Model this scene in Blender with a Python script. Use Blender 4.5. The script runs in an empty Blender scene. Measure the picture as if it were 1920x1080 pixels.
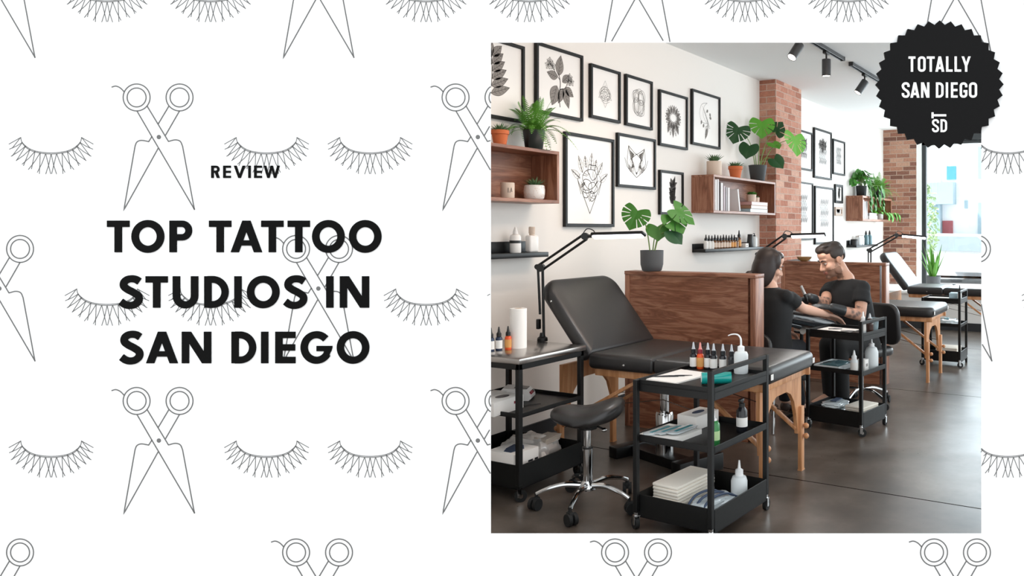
import bpy, bmesh, math, random
from mathutils import Vector, Matrix, noise as mnoise

random.seed(7)
PI = math.pi
SC = bpy.context.scene
COL = SC.collection
R = math.radians

# ------------------------------------------------------------------ camera, sky, lights, exposure
YAW = math.atan(738 / 1444.0)                 # the camera looks this far to the left of +X
CY_, SY_ = math.cos(YAW), math.sin(YAW)
CAM = Vector((0, -3.115, 1.42))
cam_d = bpy.data.cameras.new('camera')
cam_d.sensor_width = 36
cam_d.lens = 1444 * 36 / 1920
cam_d.shift_x = (960 - 1380) / 1920
cam_d.shift_y = (430 - 540) / 1920
cam_d.clip_end = 200
cam = bpy.data.objects.new('camera', cam_d)
cam.location = CAM
cam.rotation_euler = (PI / 2, 0, YAW - PI / 2)
COL.objects.link(cam)
SC.camera = cam

world = bpy.data.worlds.new('daylight')
SC.world = world
world.use_nodes = True
bg = world.node_tree.nodes['Background']
bg.inputs['Color'].default_value = (0.93, 0.975, 1.0, 1)
bg.inputs['Strength'].default_value = 1.72
SC.view_settings.view_transform = 'Standard'
SC.view_settings.look = 'None'
SC.view_settings.gamma = 1
SC.view_settings.use_curve_mapping = False
SC.view_settings.exposure = 0.0


def lamp(name, kind, loc, energy, color, target=None, size=None, size_y=None, spot=None, blend=0.6):
    d = bpy.data.lights.new(name, kind)
    d.energy = energy
    d.color = color
    if kind == 'AREA':
        d.shape = 'RECTANGLE'
        d.size = size
        d.size_y = size_y
    elif kind == 'SPOT':
        d.spot_size = R(spot)
        d.spot_blend = blend
        d.shadow_soft_size = size or 0.04
    else:
        d.shadow_soft_size = size or 0.05
    o = bpy.data.objects.new(name, d)
    o.location = loc
    if target is not None:
        o.rotation_euler = (Vector(target) - Vector(loc)).to_track_quat('-Z', 'Y').to_euler()
    COL.objects.link(o)
    return o


COOL = (0.82, 0.94, 1.0)
WARM = (1.0, 0.78, 0.64)
# daylight through the storefront at the far end and through the window in the right wall
lamp('window_daylight', 'AREA', (12.2, -2.6, 1.75), 215, COOL, (9.0, -1.6, 0.9), 4.6, 2.2)
lamp('side_window_daylight', 'AREA', (7.5, -5.0, 1.7), 88, COOL, (7.5, 0.5, 1.5), 7.5, 2.2)
# added warm fill below the ceiling over the near station, without a fitting
lamp('added_warm_fill', 'AREA', (4.4, -1.7, 2.95), 24, WARM, (4.6, 0.5, 1.6), 1.6, 0.5)

sun_d = bpy.data.lights.new('sun', 'SUN')
sun_d.energy = 11
sun_d.angle = R(3)
sun = bpy.data.objects.new('sun', sun_d)
sun.rotation_euler = Vector((0.26, -0.55, -0.79)).to_track_quat('-Z', 'Y').to_euler()
COL.objects.link(sun)

# ------------------------------------------------------------------ helpers


def lin(h):
    if isinstance(h, str):
        h = h.lstrip('#')
        c = [int(h[i:i + 2], 16) / 255 for i in (0, 2, 4)]
    else:
        c = [v / 255 for v in h]
    return tuple((v / 12.92 if v <= 0.04045 else ((v + 0.055) / 1.055) ** 2.4) for v in c) + (1,)


MATS = {}


def mat(name, color, rough=0.5, metal=0.0, coat=0.0, emit=None, estr=0.0, spec=0.5, trans=0.0, alpha=1.0, sheen=0.0, bump=0.0, bscale=60):
    if name in MATS:
        return MATS[name]
    m = bpy.data.materials.new(name)
    m.use_nodes = True
    b = m.node_tree.nodes['Principled BSDF']
    b.inputs['Base Color'].default_value = lin(color)
    b.inputs['Roughness'].default_value = rough
    b.inputs['Metallic'].default_value = metal
    b.inputs['Coat Weight'].default_value = coat
    b.inputs['Coat Roughness'].default_value = 0.06
    b.inputs['Specular IOR Level'].default_value = spec
    b.inputs['Transmission Weight'].default_value = trans
    b.inputs['Sheen Weight'].default_value = sheen
    if emit:
        b.inputs['Emission Color'].default_value = lin(emit)
        b.inputs['Emission Strength'].default_value = estr
    nt = m.node_tree
    # a little procedural unevenness everywhere
    tc = nt.nodes.new('ShaderNodeTexCoord')
    nz = nt.nodes.new('ShaderNodeTexNoise')
    nz.inputs['Scale'].default_value = bscale
    nz.inputs['Detail'].default_value = 3
    nt.links.new(tc.outputs['Object'], nz.inputs['Vector'])
    if bump:
        bp = nt.nodes.new('ShaderNodeBump')
        bp.inputs['Strength'].default_value = bump
        bp.inputs['Distance'].default_value = 0.002
        nt.links.new(nz.outputs['Fac'], bp.inputs['Height'])
        nt.links.new(bp.outputs['Normal'], b.inputs['Normal'])
    else:
        mr = nt.nodes.new('ShaderNodeMapRange')
        mr.inputs['To Min'].default_value = max(0, rough - 0.04)
        mr.inputs['To Max'].default_value = min(1, rough + 0.04)
        nt.links.new(nz.outputs['Fac'], mr.inputs['Value'])
        nt.links.new(mr.outputs['Result'], b.inputs['Roughness'])
    MATS[name] = m
    return m


def N(nt, t, **kw):
    n = nt.nodes.new(t)
    for k, v in kw.items():
        if k in n.inputs:
            n.inputs[k].default_value = v
        else:
            setattr(n, k, v)
    return n


def ramp(nt, stops):
    r = nt.nodes.new('ShaderNodeValToRGB')
    el = r.color_ramp.elements
    while len(el) < len(stops):
        el.new(0.5)
    for e, (p, c) in zip(el, stops):
        e.position = p
        e.color = lin(c) if isinstance(c, str) else (c, c, c, 1)
    return r


def wood(name, axis, tones, rough=0.42, scale=1.0, figure=1.0):
    m = bpy.data.materials.new(name)
    m.use_nodes = True
    nt = m.node_tree
    b = nt.nodes['Principled BSDF']
    tc = N(nt, 'ShaderNodeTexCoord')
    mp = N(nt, 'ShaderNodeMapping')
    s = [9.0 * scale] * 3
    s[axis] = 0.9 * scale
    mp.inputs['Scale'].default_value = s
    nt.links.new(tc.outputs['Object'], mp.inputs['Vector'])
    n1 = N(nt, 'ShaderNodeTexNoise', Scale=1.6, Detail=4, Roughness=0.55, Distortion=1.1 * figure)
    n2 = N(nt, 'ShaderNodeTexNoise', Scale=9.0, Detail=6, Roughness=0.7, Distortion=0.4)
    nt.links.new(mp.outputs['Vector'], n1.inputs['Vector'])
    nt.links.new(mp.outputs['Vector'], n2.inputs['Vector'])
    # rings out of the slow noise give the flame figure of flat-cut boards
    mu = N(nt, 'ShaderNodeMath', operation='MULTIPLY')
    mu.inputs[1].default_value = 7.0
    nt.links.new(n1.outputs['Fac'], mu.inputs[0])
    fr = N(nt, 'ShaderNodeMath', operation='PINGPONG')
    fr.inputs[1].default_value = 1.0
    nt.links.new(mu.outputs[0], fr.inputs[0])
    mx = N(nt, 'ShaderNodeMix', data_type='FLOAT')
    mx.inputs[0].default_value = 0.5
    nt.links.new(fr.outputs[0], mx.inputs[2])
    nt.links.new(n2.outputs['Fac'], mx.inputs[3])
    rp = ramp(nt, [(0.15, tones[0]), (0.5, tones[1]), (0.85, tones[2])])
    nt.links.new(mx.outputs[0], rp.inputs['Fac'])
    nt.links.new(rp.outputs['Color'], b.inputs['Base Color'])
    b.inputs['Roughness'].default_value = rough
    MATS[name] = m
    return m


def brick(name, tones, mortar, lightness=0.0):
    m = bpy.data.materials.new(name)
    m.use_nodes = True
    nt = m.node_tree
    b = nt.nodes['Principled BSDF']
    tc = N(nt, 'ShaderNodeTexCoord')
    sx = N(nt, 'ShaderNodeSeparateXYZ')
    nt.links.new(tc.outputs['Object'], sx.inputs[0])
    ad = N(nt, 'ShaderNodeMath', operation='ADD')
    nt.links.new(sx.outputs[0], ad.inputs[0])
    nt.links.new(sx.outputs[1], ad.inputs[1])
    cx = N(nt, 'ShaderNodeCombineXYZ')
    nt.links.new(ad.outputs[0], cx.inputs[0])
    nt.links.new(sx.outputs[2], cx.inputs[1])
    nz = N(nt, 'ShaderNodeTexNoise', Scale=14.0, Detail=3)
    nt.links.new(tc.outputs['Object'], nz.inputs['Vector'])
    vm = N(nt, 'ShaderNodeVectorMath', operation='MULTIPLY_ADD')
    vm.inputs[1].default_value = (0.016, 0.012, 0)
    nt.links.new(nz.outputs['Color'], vm.inputs[0])
    nt.links.new(cx.outputs[0], vm.inputs[2])
    bt = N(nt, 'ShaderNodeTexBrick', Scale=1.0)
    bt.inputs['Brick Width'].default_value = 0.215
    bt.inputs['Row Height'].default_value = 0.07
    bt.inputs['Mortar Size'].default_value = 0.006
    bt.inputs['Mortar Smooth'].default_value = 0.25
    bt.inputs['Bias'].default_value = 0.0
    bt.inputs['Color1'].default_value = (0, 0, 0, 1)
    bt.inputs['Color2'].default_value = (1, 1, 1, 1)
    bt.inputs['Mortar'].default_value = (0.5, 0.5, 0.5, 1)
    nt.links.new(vm.outputs[0], bt.inputs['Vector'])
    rp = ramp(nt, [(0.0, tones[0]), (0.35, tones[1]), (0.7, tones[2]), (1.0, tones[3])])
    nt.links.new(bt.outputs['Color'], rp.inputs['Fac'])
    n2 = N(nt, 'ShaderNodeTexNoise', Scale=35.0, Detail=6, Roughness=0.7)
    nt.links.new(tc.outputs['Object'], n2.inputs['Vector'])
    hs = N(nt, 'ShaderNodeMix', data_type='RGBA', blend_type='OVERLAY')
    hs.inputs[0].default_value = 0.6
    nt.links.new(rp.outputs['Color'], hs.inputs[6])
    nt.links.new(n2.outputs['Fac'], hs.inputs[7])
    mm = N(nt, 'ShaderNodeMix', data_type='RGBA')
    nt.links.new(bt.outputs['Fac'], mm.inputs[0])
    nt.links.new(hs.outputs[2], mm.inputs[6])
    mm.inputs[7].default_value = lin(mortar)
    nt.links.new(mm.outputs[2], b.inputs['Base Color'])
    b.inputs['Roughness'].default_value = 0.9
    sb = N(nt, 'ShaderNodeMath', operation='SUBTRACT')
    sb.inputs[0].default_value = 1.0
    nt.links.new(bt.outputs['Fac'], sb.inputs[1])
    mu = N(nt, 'ShaderNodeMath', operation='MULTIPLY_ADD')
    mu.inputs[1].default_value = 0.35
    nt.links.new(n2.outputs['Fac'], mu.inputs[0])
    nt.links.new(sb.outputs[0], mu.inputs[2])
    bp = N(nt, 'ShaderNodeBump', Strength=0.9, Distance=0.012)
    nt.links.new(mu.outputs[0], bp.inputs['Height'])
    nt.links.new(bp.outputs['Normal'], b.inputs['Normal'])
    MATS[name] = m
    return m


def glassy(name, tint=(1, 1, 1), gloss=0.07):
    m = bpy.data.materials.new(name)
    m.use_nodes = True
    nt = m.node_tree
    out = nt.nodes['Material Output']
    nt.nodes.remove(nt.nodes['Principled BSDF'])
    t = N(nt, 'ShaderNodeBsdfTransparent')
    t.inputs['Color'].default_value = tint + (1,)
    g = N(nt, 'ShaderNodeBsdfGlossy')
    g.inputs['Roughness'].default_value = 0.02
    mx = N(nt, 'ShaderNodeMixShader')
    mx.inputs[0].default_value = gloss
    nt.links.new(t.outputs[0], mx.inputs[1])
    nt.links.new(g.outputs[0], mx.inputs[2])
    nt.links.new(mx.outputs[0], out.inputs['Surface'])
    MATS[name] = m
    return m


class MB:
    """collects shapes into one mesh"""

    def __init__(self):
        self.v, self.f, self.s, self.m = [], [], [], []
        self.xf = Matrix.Identity(4)
        self.mi = 0

    def add(self, vs, fs, smooth=False):
        b = len(self.v)
        self.v += [tuple(self.xf @ Vector(p)) for p in vs]
        for f in fs:
            self.f.append(tuple(b + i for i in f))
            self.s.append(smooth)
            self.m.append(self.mi)
        return self

    def box(self, c, s, bev=0.0, seg=2, rot=None):
        if bev <= 0:
            x, y, z = (q / 2 for q in s)
            vs = [Vector((i * x, j * y, k * z)) for i in (-1, 1) for j in (-1, 1) for k in (-1, 1)]
            fs = [(0, 1, 3, 2), (4, 6, 7, 5), (0, 4, 5, 1), (2, 3, 7, 6), (0, 2, 6, 4), (1, 5, 7, 3)]
            sm = False
        else:
            bm = bmesh.new()
            bmesh.ops.create_cube(bm, size=1)
            for v in bm.verts:
                v.co = Vector((v.co.x * s[0], v.co.y * s[1], v.co.z * s[2]))
            bmesh.ops.bevel(bm, geom=bm.edges[:], offset=min(bev, min(s) * 0.49), segments=seg, profile=0.5, affect='EDGES')
            bm.verts.index_update()
            vs = [v.co.copy() for v in bm.verts]
            fs = [tuple(v.index for v in f.verts) for f in bm.faces]
            bm.free()
            sm = True
        if rot is not None:
            vs = [rot @ p for p in vs]
        c = Vector(c)
        return self.add([p + c for p in vs], fs, sm)

    def tube(self, pts, r, seg=8, closed=False, cap=True):
        pts = [Vector(p) for p in pts]
        n = len(pts)
        rs = r if isinstance(r, (list, tuple)) else [r] * n
        vs, fs = [], []
        up = None
        for i, p in enumerate(pts):
            a = pts[i - 1] if (i > 0 or closed) else pts[i]
            b = pts[(i + 1) % n] if (i < n - 1 or closed) else pts[i]
            t = (b - a).normalized()
            if up is None:
                up = t.orthogonal().normalized()
            up = (up - t * up.dot(t))
            if up.length < 1e-6:
                up = t.orthogonal()
            up.normalize()
            sd = t.cross(up)
            for k in range(seg):
                an = 2 * PI * k / seg
                vs.append(p + (up * math.cos(an) + sd * math.sin(an)) * rs[i])
        rng = n if closed else n - 1
        for i in range(rng):
            j = (i + 1) % n
            for k in range(seg):
                k2 = (k + 1) % seg
                fs.append((i * seg + k, i * seg + k2, j * seg + k2, j * seg + k))
        self.add(vs, fs, True)
        if cap and not closed:
            b = len(self.v) - len(vs)
            for ring, rev in ((range(seg), True), (range((n - 1) * seg, n * seg), False)):
                idx = [b + k for k in ring]
                self.f.append(tuple(reversed(idx)) if rev else tuple(idx))
                self.s.append(False)
                self.m.append(self.mi)
        return self

    def cyl(self, p0, p1, r0, r1=None, seg=16):
        return self.tube([p0, p1], [r0, r0 if r1 is None else r1], seg)

    def lathe(self, prof, c=(0, 0, 0), seg=24, rot=None):
        """prof: (radius, z) from bottom to top"""
        vs, fs = [], []
        for r, z in prof:
            for k in range(seg):
                a = 2 * PI * k / seg
                vs.append(Vector((r * math.cos(a), r * math.sin(a), z)))
        for i in range(len(prof) - 1):
            for k in range(seg):
                k2 = (k + 1) % seg
                fs.append((i * seg + k, i * seg + k2, (i + 1) * seg + k2, (i + 1) * seg + k))
        if prof[0][0] > 1e-5:
            fs.append(tuple(reversed(range(seg))))
        if prof[-1][0] > 1e-5:
            fs.append(tuple(range((len(prof) - 1) * seg, len(prof) * seg)))
        if rot is not None:
            vs = [rot @ p for p in vs]
        c = Vector(c)
        return self.add([p + c for p in vs], fs, True)

    def ball(self, c, r, seg=12, rings=8, rot=None):
        r = r if isinstance(r, (tuple, list)) else (r, r, r)
        vs, fs = [], []
        for i in range(rings + 1):
            t = PI * i / rings
            for k in range(seg):
                a = 2 * PI * k / seg
                p = Vector((r[0] * math.sin(t) * math.cos(a), r[1] * math.sin(t) * math.sin(a), -r[2] * math.cos(t)))
                vs.append((rot @ p if rot is not None else p) + Vector(c))
        for i in range(rings):
            for k in range(seg):
                k2 = (k + 1) % seg
                fs.append((i * seg + k, i * seg + k2, (i + 1) * seg + k2, (i + 1) * seg + k))
        return self.add(vs, fs, True)

    def prism(self, poly, y0, y1, plane='xz'):
        """poly in 2-D, extruded along the third axis (xz: along y)"""
        n = len(poly)
        area = sum(poly[i][0] * poly[(i + 1) % n][1] - poly[(i + 1) % n][0] * poly[i][1] for i in range(n))
        if area < 0:
            poly = poly[::-1]
        def P(p, d):
            return {'xz': (p[0], d, p[1]), 'xy': (p[0], p[1], d), 'yz': (d, p[0], p[1])}[plane]
        vs = [P(p, y0) for p in poly] + [P(p, y1) for p in poly]
        fs = [tuple(range(n)), tuple(reversed(range(n, 2 * n)))]
        for i in range(n):
            j = (i + 1) % n
            fs.append((i, n + i, n + j, j))
        if plane != 'xz':
            fs = [tuple(reversed(f)) for f in fs]
        return self.add(vs, fs)

    def strip(self, pts, w, y, t=0.0, closed=False):
        """a flat line of width w in the x-z plane facing -y; t makes it a raised bar of that thickness"""
        pts = [Vector((p[0], p[1])) for p in pts]
        n = len(pts)
        L, Rr = [], []
        for i in range(n):
            a = pts[i - 1] if (i > 0 or closed) else None
            b = pts[(i + 1) % n] if (i < n - 1 or closed) else None
            d1 = (pts[i] - a).normalized() if a is not None and (pts[i] - a).length > 1e-9 else None
            d2 = (b - pts[i]).normalized() if b is not None and (b - pts[i]).length > 1e-9 else None
            d1 = d1 or d2
            d2 = d2 or d1
            nn = Vector((-(d1.y + d2.y), d1.x + d2.x))
            if nn.length < 1e-6:
                nn = Vector((-d1.y, d1.x))
            nn.normalize()
            c = max(0.45, nn.dot(Vector((-d1.y, d1.x))))
            ww = w[i] if isinstance(w, (list, tuple)) else w
            L.append(pts[i] + nn * ww / 2 / c)
            Rr.append(pts[i] - nn * ww / 2 / c)
        vs, fs = [], []
        for q in L + Rr:
            vs.append((q.x, y - t, q.y))
        m = n if closed else n - 1
        for i in range(m):
            j = (i + 1) % n
            fs.append((i, n + i, n + j, j))
        if t > 0:
            b = 2 * n
            for q in L + Rr:
                vs.append((q.x, y, q.y))
            for i in range(m):
                j = (i + 1) % n
                fs.append((i, j, b + j, b + i))
                fs.append((n + j, n + i, b + n + i, b + n + j))
            if not closed:
                fs.append((0, b, b + n, n))
                fs.append((n - 1, 2 * n - 1, b + 2 * n - 1, b + n - 1))
        return self.add(vs, fs)

    def build(self, name, m, parent=None, auto=35):
        me = bpy.data.meshes.new(name)
        me.from_pydata(self.v, [], self.f)
        ms = m if isinstance(m, (list, tuple)) else [m]
        for q in ms:
            me.materials.append(MATS[q] if isinstance(q, str) else q)
        for p, s, i in zip(me.polygons, self.s, self.m):
            p.use_smooth = s
            p.material_index = min(i, len(ms) - 1)
        me.update()
        if any(self.s) and auto:
            me.set_sharp_from_angle(angle=R(auto))
        o = bpy.data.objects.new(name, me)
        COL.objects.link(o)
        if parent is not None:
            o.parent = parent
        return o


def tag(o, label, cat, group=None, kind=None):
    if label:
        o['label'] = label
    if cat:
        o['category'] = cat
    if group:
        o['group'] = group
    if kind:
        o['kind'] = kind
    return o


def thing(name, label, cat, loc=(0, 0, 0), rz=0.0, group=None):
    o = bpy.data.objects.new(name, None)
    o.empty_display_size = 0.05
    COL.objects.link(o)
    o.location = loc
    o.rotation_euler = (0, 0, rz)
    return tag(o, label, cat, group)


def struct(o):
    o['kind'] = 'structure'
    return o


def dup(o, loc, rz=None, label=None, group=None, scale=None, parent=None):
    """copy of a thing with copies of its parts and their sub-parts"""
    c = o.copy()
    COL.objects.link(c)
    if parent is not None:
        c.parent = parent
    else:
        c.location = loc
        if rz is not None:
            c.rotation_euler = (0, 0, rz)
        if label:
            c['label'] = label
        if group:
            c['group'] = group
        if scale:
            c.scale = (scale, scale, scale) if not isinstance(scale, tuple) else scale
    for ch in list(o.children):
        dup(ch, None, parent=c)
    return c


def smooth_path(pts, n=6, closed=False):
    pts = [Vector(p) for p in pts]
    out = []
    m = len(pts)
    rng = m if closed else m - 1
    for i in range(rng):
        p0 = pts[(i - 1) % m] if (i > 0 or closed) else pts[0]
        p1, p2 = pts[i], pts[(i + 1) % m]
        p3 = pts[(i + 2) % m] if (i + 2 < m or closed) else pts[-1]
        for k in range(n):
            t = k / n
            out.append(0.5 * ((2 * p1) + (p2 - p0) * t + (2 * p0 - 5 * p1 + 4 * p2 - p3) * t * t + (3 * p1 - p0 - 3 * p2 + p3) * t ** 3))
    if not closed:
        out.append(pts[-1])
    return out


def arc(cx, cy, rx, ry, a0, a1, n=16):
    return [(cx + rx * math.cos(R(a0 + (a1 - a0) * i / n)), cy + ry * math.sin(R(a0 + (a1 - a0) * i / n))) for i in range(n + 1)]


# ------------------------------------------------------------------ materials
WALNUT = ('#6d412d', '#8f5c44', '#ad7c62')
wood('walnut_along_y', 1, WALNUT, 0.42, 1.35)
wood('walnut_along_x', 0, WALNUT, 0.42, 1.0)
wood('walnut_upright', 2, WALNUT, 0.42, 1.2)
wood('beech', 2, ('#b57a4c', '#c98d5f', '#d9a276'), 0.45, 1.0, 0.3)
wood('bowl_wood', 0, ('#7a5a35', '#9a7448', '#b08a5c'), 0.5)
brick('brick_warm', ('#9d6450', '#b67a64', '#c38d78', '#cda28e'), '#c9aa9a')
brick('brick_brown', ('#6f4a3d', '#8d5f4e', '#a5745f', '#b58d78'), '#b39a8a')
mat('black_leather', '#262424', 0.36, spec=0.55, bump=0.12, bscale=220)
mat('black_metal', '#0e0e0e', 0.42, 0.0, spec=0.35)
mat('black_plastic', '#151515', 0.4)
mat('rubber', '#121212', 0.7)
mat('chrome', '#cfcfcf', 0.1, 1.0)
mat('steel', '#b9b4b0', 0.24, 1.0)
mat('white_plastic', '#eeeae6', 0.35)
mat('milky_plastic', '#dfe3e4', 0.4)
mat('paper_white', '#f1ece7', 0.85)
mat('print_paper', '#f0ebe7', 0.5, coat=0.25)
mat('frame_black', '#141313', 0.5, spec=0.3)
mat('ink_line', '#5f5955', 0.8)
mat('ink_light', '#989390', 0.8)
mat('ink_dark', '#403b39', 0.8)
mat('terracotta', '#c96a3c', 0.8, bump=0.15, bscale=90)
mat('dark_pot', '#3c3e3f', 0.65)
mat('grey_pot', '#57585a', 0.7)
mat('beige_pot', '#d9c5b4', 0.75)
mat('black_pot', '#222626', 0.45)
mat('soil', '#2d221b', 0.95)
mat('leaf_green', '#3f7a2b', 0.45, spec=0.4)
mat('leaf_bright', '#59a02e', 0.45, spec=0.4)
mat('leaf_dark', '#27502b', 0.42, spec=0.4)
mat('fern_green', '#5a9430', 0.55)
mat('succulent', '#5d7d55', 0.5)
mat('stem_green', '#7d9a52', 0.6)
mat('label_white', '#e9e6e2', 0.7)
mat('label_amber', '#d79a55', 0.6)
mat('lamp_light', '#ffffff', 0.4, emit='#f4f2ff', estr=5.0)
mat('spot_light_face', '#ffffff', 0.4, emit='#fff3e2', estr=9.0)
mat('spot_grey', '#3b3c3e', 0.45)
mat('wall_black', '#080808', 0.7, spec=0.1)
mat('badge_black', '#080708', 0.6, spec=0.15)
mat('badge_white', '#f5f5f5', 0.7)
glassy('window_glass', (0.97, 0.99, 1.0), 0.05)
# ------------------------------------------------------------------ the setting
mat('plaster', '#ece6e0', 0.85, bump=0.05, bscale=40)
mat('ceiling_white', '#f1f1f0', 0.9)
mat('trim_white', '#eeece9', 0.5)
mat('baseboard_dark', '#2b2d30', 0.5)
mat('wallpaper_white', '#f6f6f6', 0.9, spec=0.0)
mat('wallpaper_grey', '#747474', 0.9, spec=0.0)
mat('window_frame_dark', '#26292b', 0.4)


def concrete():
    m = bpy.data.materials.new('polished_concrete')
    m.use_nodes = True
    nt = m.node_tree
    b = nt.nodes['Principled BSDF']
    tc = N(nt, 'ShaderNodeTexCoord')
    n1 = N(nt, 'ShaderNodeTexNoise', Scale=1.1, Detail=5, Roughness=0.55, Distortion=0.0)
    n2 = N(nt, 'ShaderNodeTexNoise', Scale=3.2, Detail=7, Roughness=0.6, Distortion=0.0)
    n3 = N(nt, 'ShaderNodeTexNoise', Scale=42.0, Detail=1)
    for n in (n1, n2, n3):
        nt.links.new(tc.outputs['Object'], n.inputs['Vector'])
    mx = N(nt, 'ShaderNodeMix', data_type='FLOAT')
    mx.inputs[0].default_value = 0.45
    nt.links.new(n1.outputs['Fac'], mx.inputs[2])
    nt.links.new(n2.outputs['Fac'], mx.inputs[3])
    rp = ramp(nt, [(0.34, '#30261f'), (0.5, '#524840'), (0.66, '#746a62')])
    nt.links.new(mx.outputs[0], rp.inputs['Fac'])
    # small dark pits
    lt = N(nt, 'ShaderNodeMath', operation='GREATER_THAN')
    lt.inputs[1].default_value = 0.80
    nt.links.new(n3.outputs['Fac'], lt.inputs[0])
    # saw-cut joints
    sx = N(nt, 'ShaderNodeSeparateXYZ')
    nt.links.new(tc.outputs['Object'], sx.inputs[0])
    def joint(sock, off, step):
        a = N(nt, 'ShaderNodeMath', operation='SUBTRACT')
        a.inputs[1].default_value = off - step / 2
        nt.links.new(sock, a.inputs[0])
        md = N(nt, 'ShaderNodeMath', operation='FLOORED_MODULO')
        md.inputs[1].default_value = step
        nt.links.new(a.outputs[0], md.inputs[0])
        c = N(nt, 'ShaderNodeMath', operation='COMPARE')
        c.inputs[1].default_value = step / 2
        c.inputs[2].default_value = 0.0055
        nt.links.new(md.outputs[0], c.inputs[0])
        return c.outputs[0]
    j1, j2 = joint(sx.outputs[0], 4.05, 2.69), joint(sx.outputs[1], -4.3, 6.4)
    mxj = N(nt, 'ShaderNodeMath', operation='MAXIMUM')
    nt.links.new(j1, mxj.inputs[0])
    nt.links.new(j2, mxj.inputs[1])
    mj = N(nt, 'ShaderNodeMath', operation='MAXIMUM')
    nt.links.new(mxj.outputs[0], mj.inputs[0])
    nt.links.new(lt.outputs[0], mj.inputs[1])
    mc = N(nt, 'ShaderNodeMix', data_type='RGBA')
    nt.links.new(mj.outputs[0], mc.inputs[0])
    nt.links.new(rp.outputs['Color'], mc.inputs[6])
    mc.inputs[7].default_value = lin('#17110e')
    nt.links.new(mc.outputs[2], b.inputs['Base Color'])
    mr = N(nt, 'ShaderNodeMapRange')
    mr.inputs['From Min'].default_value = 0.1
    mr.inputs['From Max'].default_value = 0.9
    mr.inputs['To Min'].default_value = 0.285
    mr.inputs['To Max'].default_value = 0.37
    n4 = N(nt, 'ShaderNodeTexNoise', Scale=2.0, Detail=1)
    nt.links.new(tc.outputs['Object'], n4.inputs['Vector'])
    nt.links.new(n4.outputs['Fac'], mr.inputs['Value'])
    rj = N(nt, 'ShaderNodeMath', operation='MAXIMUM')
    nt.links.new(mr.outputs['Result'], rj.inputs[0])
    nt.links.new(mxj.outputs[0], rj.inputs[1])
    nt.links.new(rj.outputs[0], b.inputs['Roughness'])
    sp = N(nt, 'ShaderNodeMath', operation='MULTIPLY_ADD')
    sp.inputs[1].default_value = -0.55
    sp.inputs[2].default_value = 0.6
    nt.links.new(mj.outputs[0], sp.inputs[0])
    nt.links.new(sp.outputs[0], b.inputs['Specular IOR Level'])
    b.inputs['Specular IOR Level'].default_value = 0.6
    MATS['polished_concrete'] = m


concrete()
WY, ZC, XE, YR = 0.5, 3.05, 12.4, -5.2        # art wall, ceiling, far wall, right wall



def diag_x(y, off=0.0):
    """x of the wallpapered front wall (which stands square to the camera) at a given y, off metres behind its face"""
    return (3.155 + off - SY_ * (y + 3.115)) / CY_


fl = MB()
fl.prism([(diag_x(0.6, 0.03), 0.6), (XE + 0.2, 0.6), (XE + 0.2, YR - 0.12), (diag_x(YR - 0.12, 0.03), YR - 0.12)], -0.1, 0, 'xy')
struct(fl.build('floor', 'polished_concrete'))
mat('pale_concrete', '#6e6a67', 0.8)
struct(MB().box((1, -4, -0.2), (16, 16, 0.1)).build('floor_front', 'pale_concrete'))
cl = MB()
cl.prism([(diag_x(0.6, 0.05), 0.6), (XE + 0.1, 0.6), (XE + 0.1, YR - 0.1), (diag_x(YR - 0.1, 0.05), YR - 0.1)], ZC, ZC + 0.1, 'xy')
struct(cl.build('ceiling', 'ceiling_white'))
x0 = diag_x(0.5, 0.05)
struct(MB().box(((x0 + XE) / 2, WY + 0.06, ZC / 2), (XE - x0, 0.12, ZC)).build('wall_left', 'plaster'))
# right wall with its long window (outside the frame)
xr = diag_x(YR, 0.05)
m = MB()
m.box(((xr + XE) / 2, YR - 0.06, 0.3), (XE - xr, 0.12, 0.6))
m.box(((xr + XE) / 2, YR - 0.06, ZC - 0.1), (XE - xr, 0.12, 0.2))
struct(m.build('wall_right', 'plaster'))
# far wall: brick pier, white jamb, storefront window over a deep low sill
struct(MB().box((XE + 0.1, (WY - 0.05) / 2, ZC / 2), (0.2, WY + 0.05, ZC)).build('wall_back', 'brick_brown'))
struct(MB().box((XE + 0.1, -0.09, ZC / 2), (0.2, 0.08, ZC)).build('trim_1', 'trim_white'))
m = MB()
m.box(((11.05 + XE) / 2 + 0.05, (0.5 - 5.2) / 2, 0.25), (XE - 11.05 + 0.1, 5.7, 0.5))
m.box(((11.0 + XE) / 2, (0.5 - 5.2) / 2, 0.515), (XE - 10.98, 5.7, 0.03))
sill = struct(m.build('trim_2', 'trim_white'))
struct(MB().box((11.04, -2.35, 0.055), (0.025, 5.7, 0.11)).build('baseboard_back', 'baseboard_dark'))
struct(MB().box(((x0 + 7.6) / 2, WY - 0.008, 0.05), (7.6 - x0, 0.016, 0.1)).build('baseboard_left', 'baseboard_dark'))
struct(MB().box((XE + 0.1, -2.7, ZC - 0.115), (0.2, 5.14, 0.23)).build('trim_3', 'window_frame_dark'))
win = thing('window_1', None, None, (XE + 0.06, 0, 0))
win['kind'] = 'structure'
m = MB()
for y in (-0.165, -1.9, -3.5, -5.1):
    m.box((0, y, 1.68), (0.08, 0.07, 2.3), 0.006)
for z, hh in ((0.54, 0.025), (2.8, 0.06)):
    m.box((0, -2.63, z), (0.08, 5.0, hh), 0.006)
struct(m.build('window_frame', 'window_frame_dark', win))
struct(MB().box((0, -2.63, 1.68), (0.006, 4.95, 2.2)).build('pane', 'window_glass', win))
# brick pillar on the art wall
p = MB().box(((7.64 + 8.36) / 2, (0.302 + WY) / 2, ZC / 2), (0.72, WY - 0.302, ZC)).build('brick_pillar', 'brick_warm')
struct(p)

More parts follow.
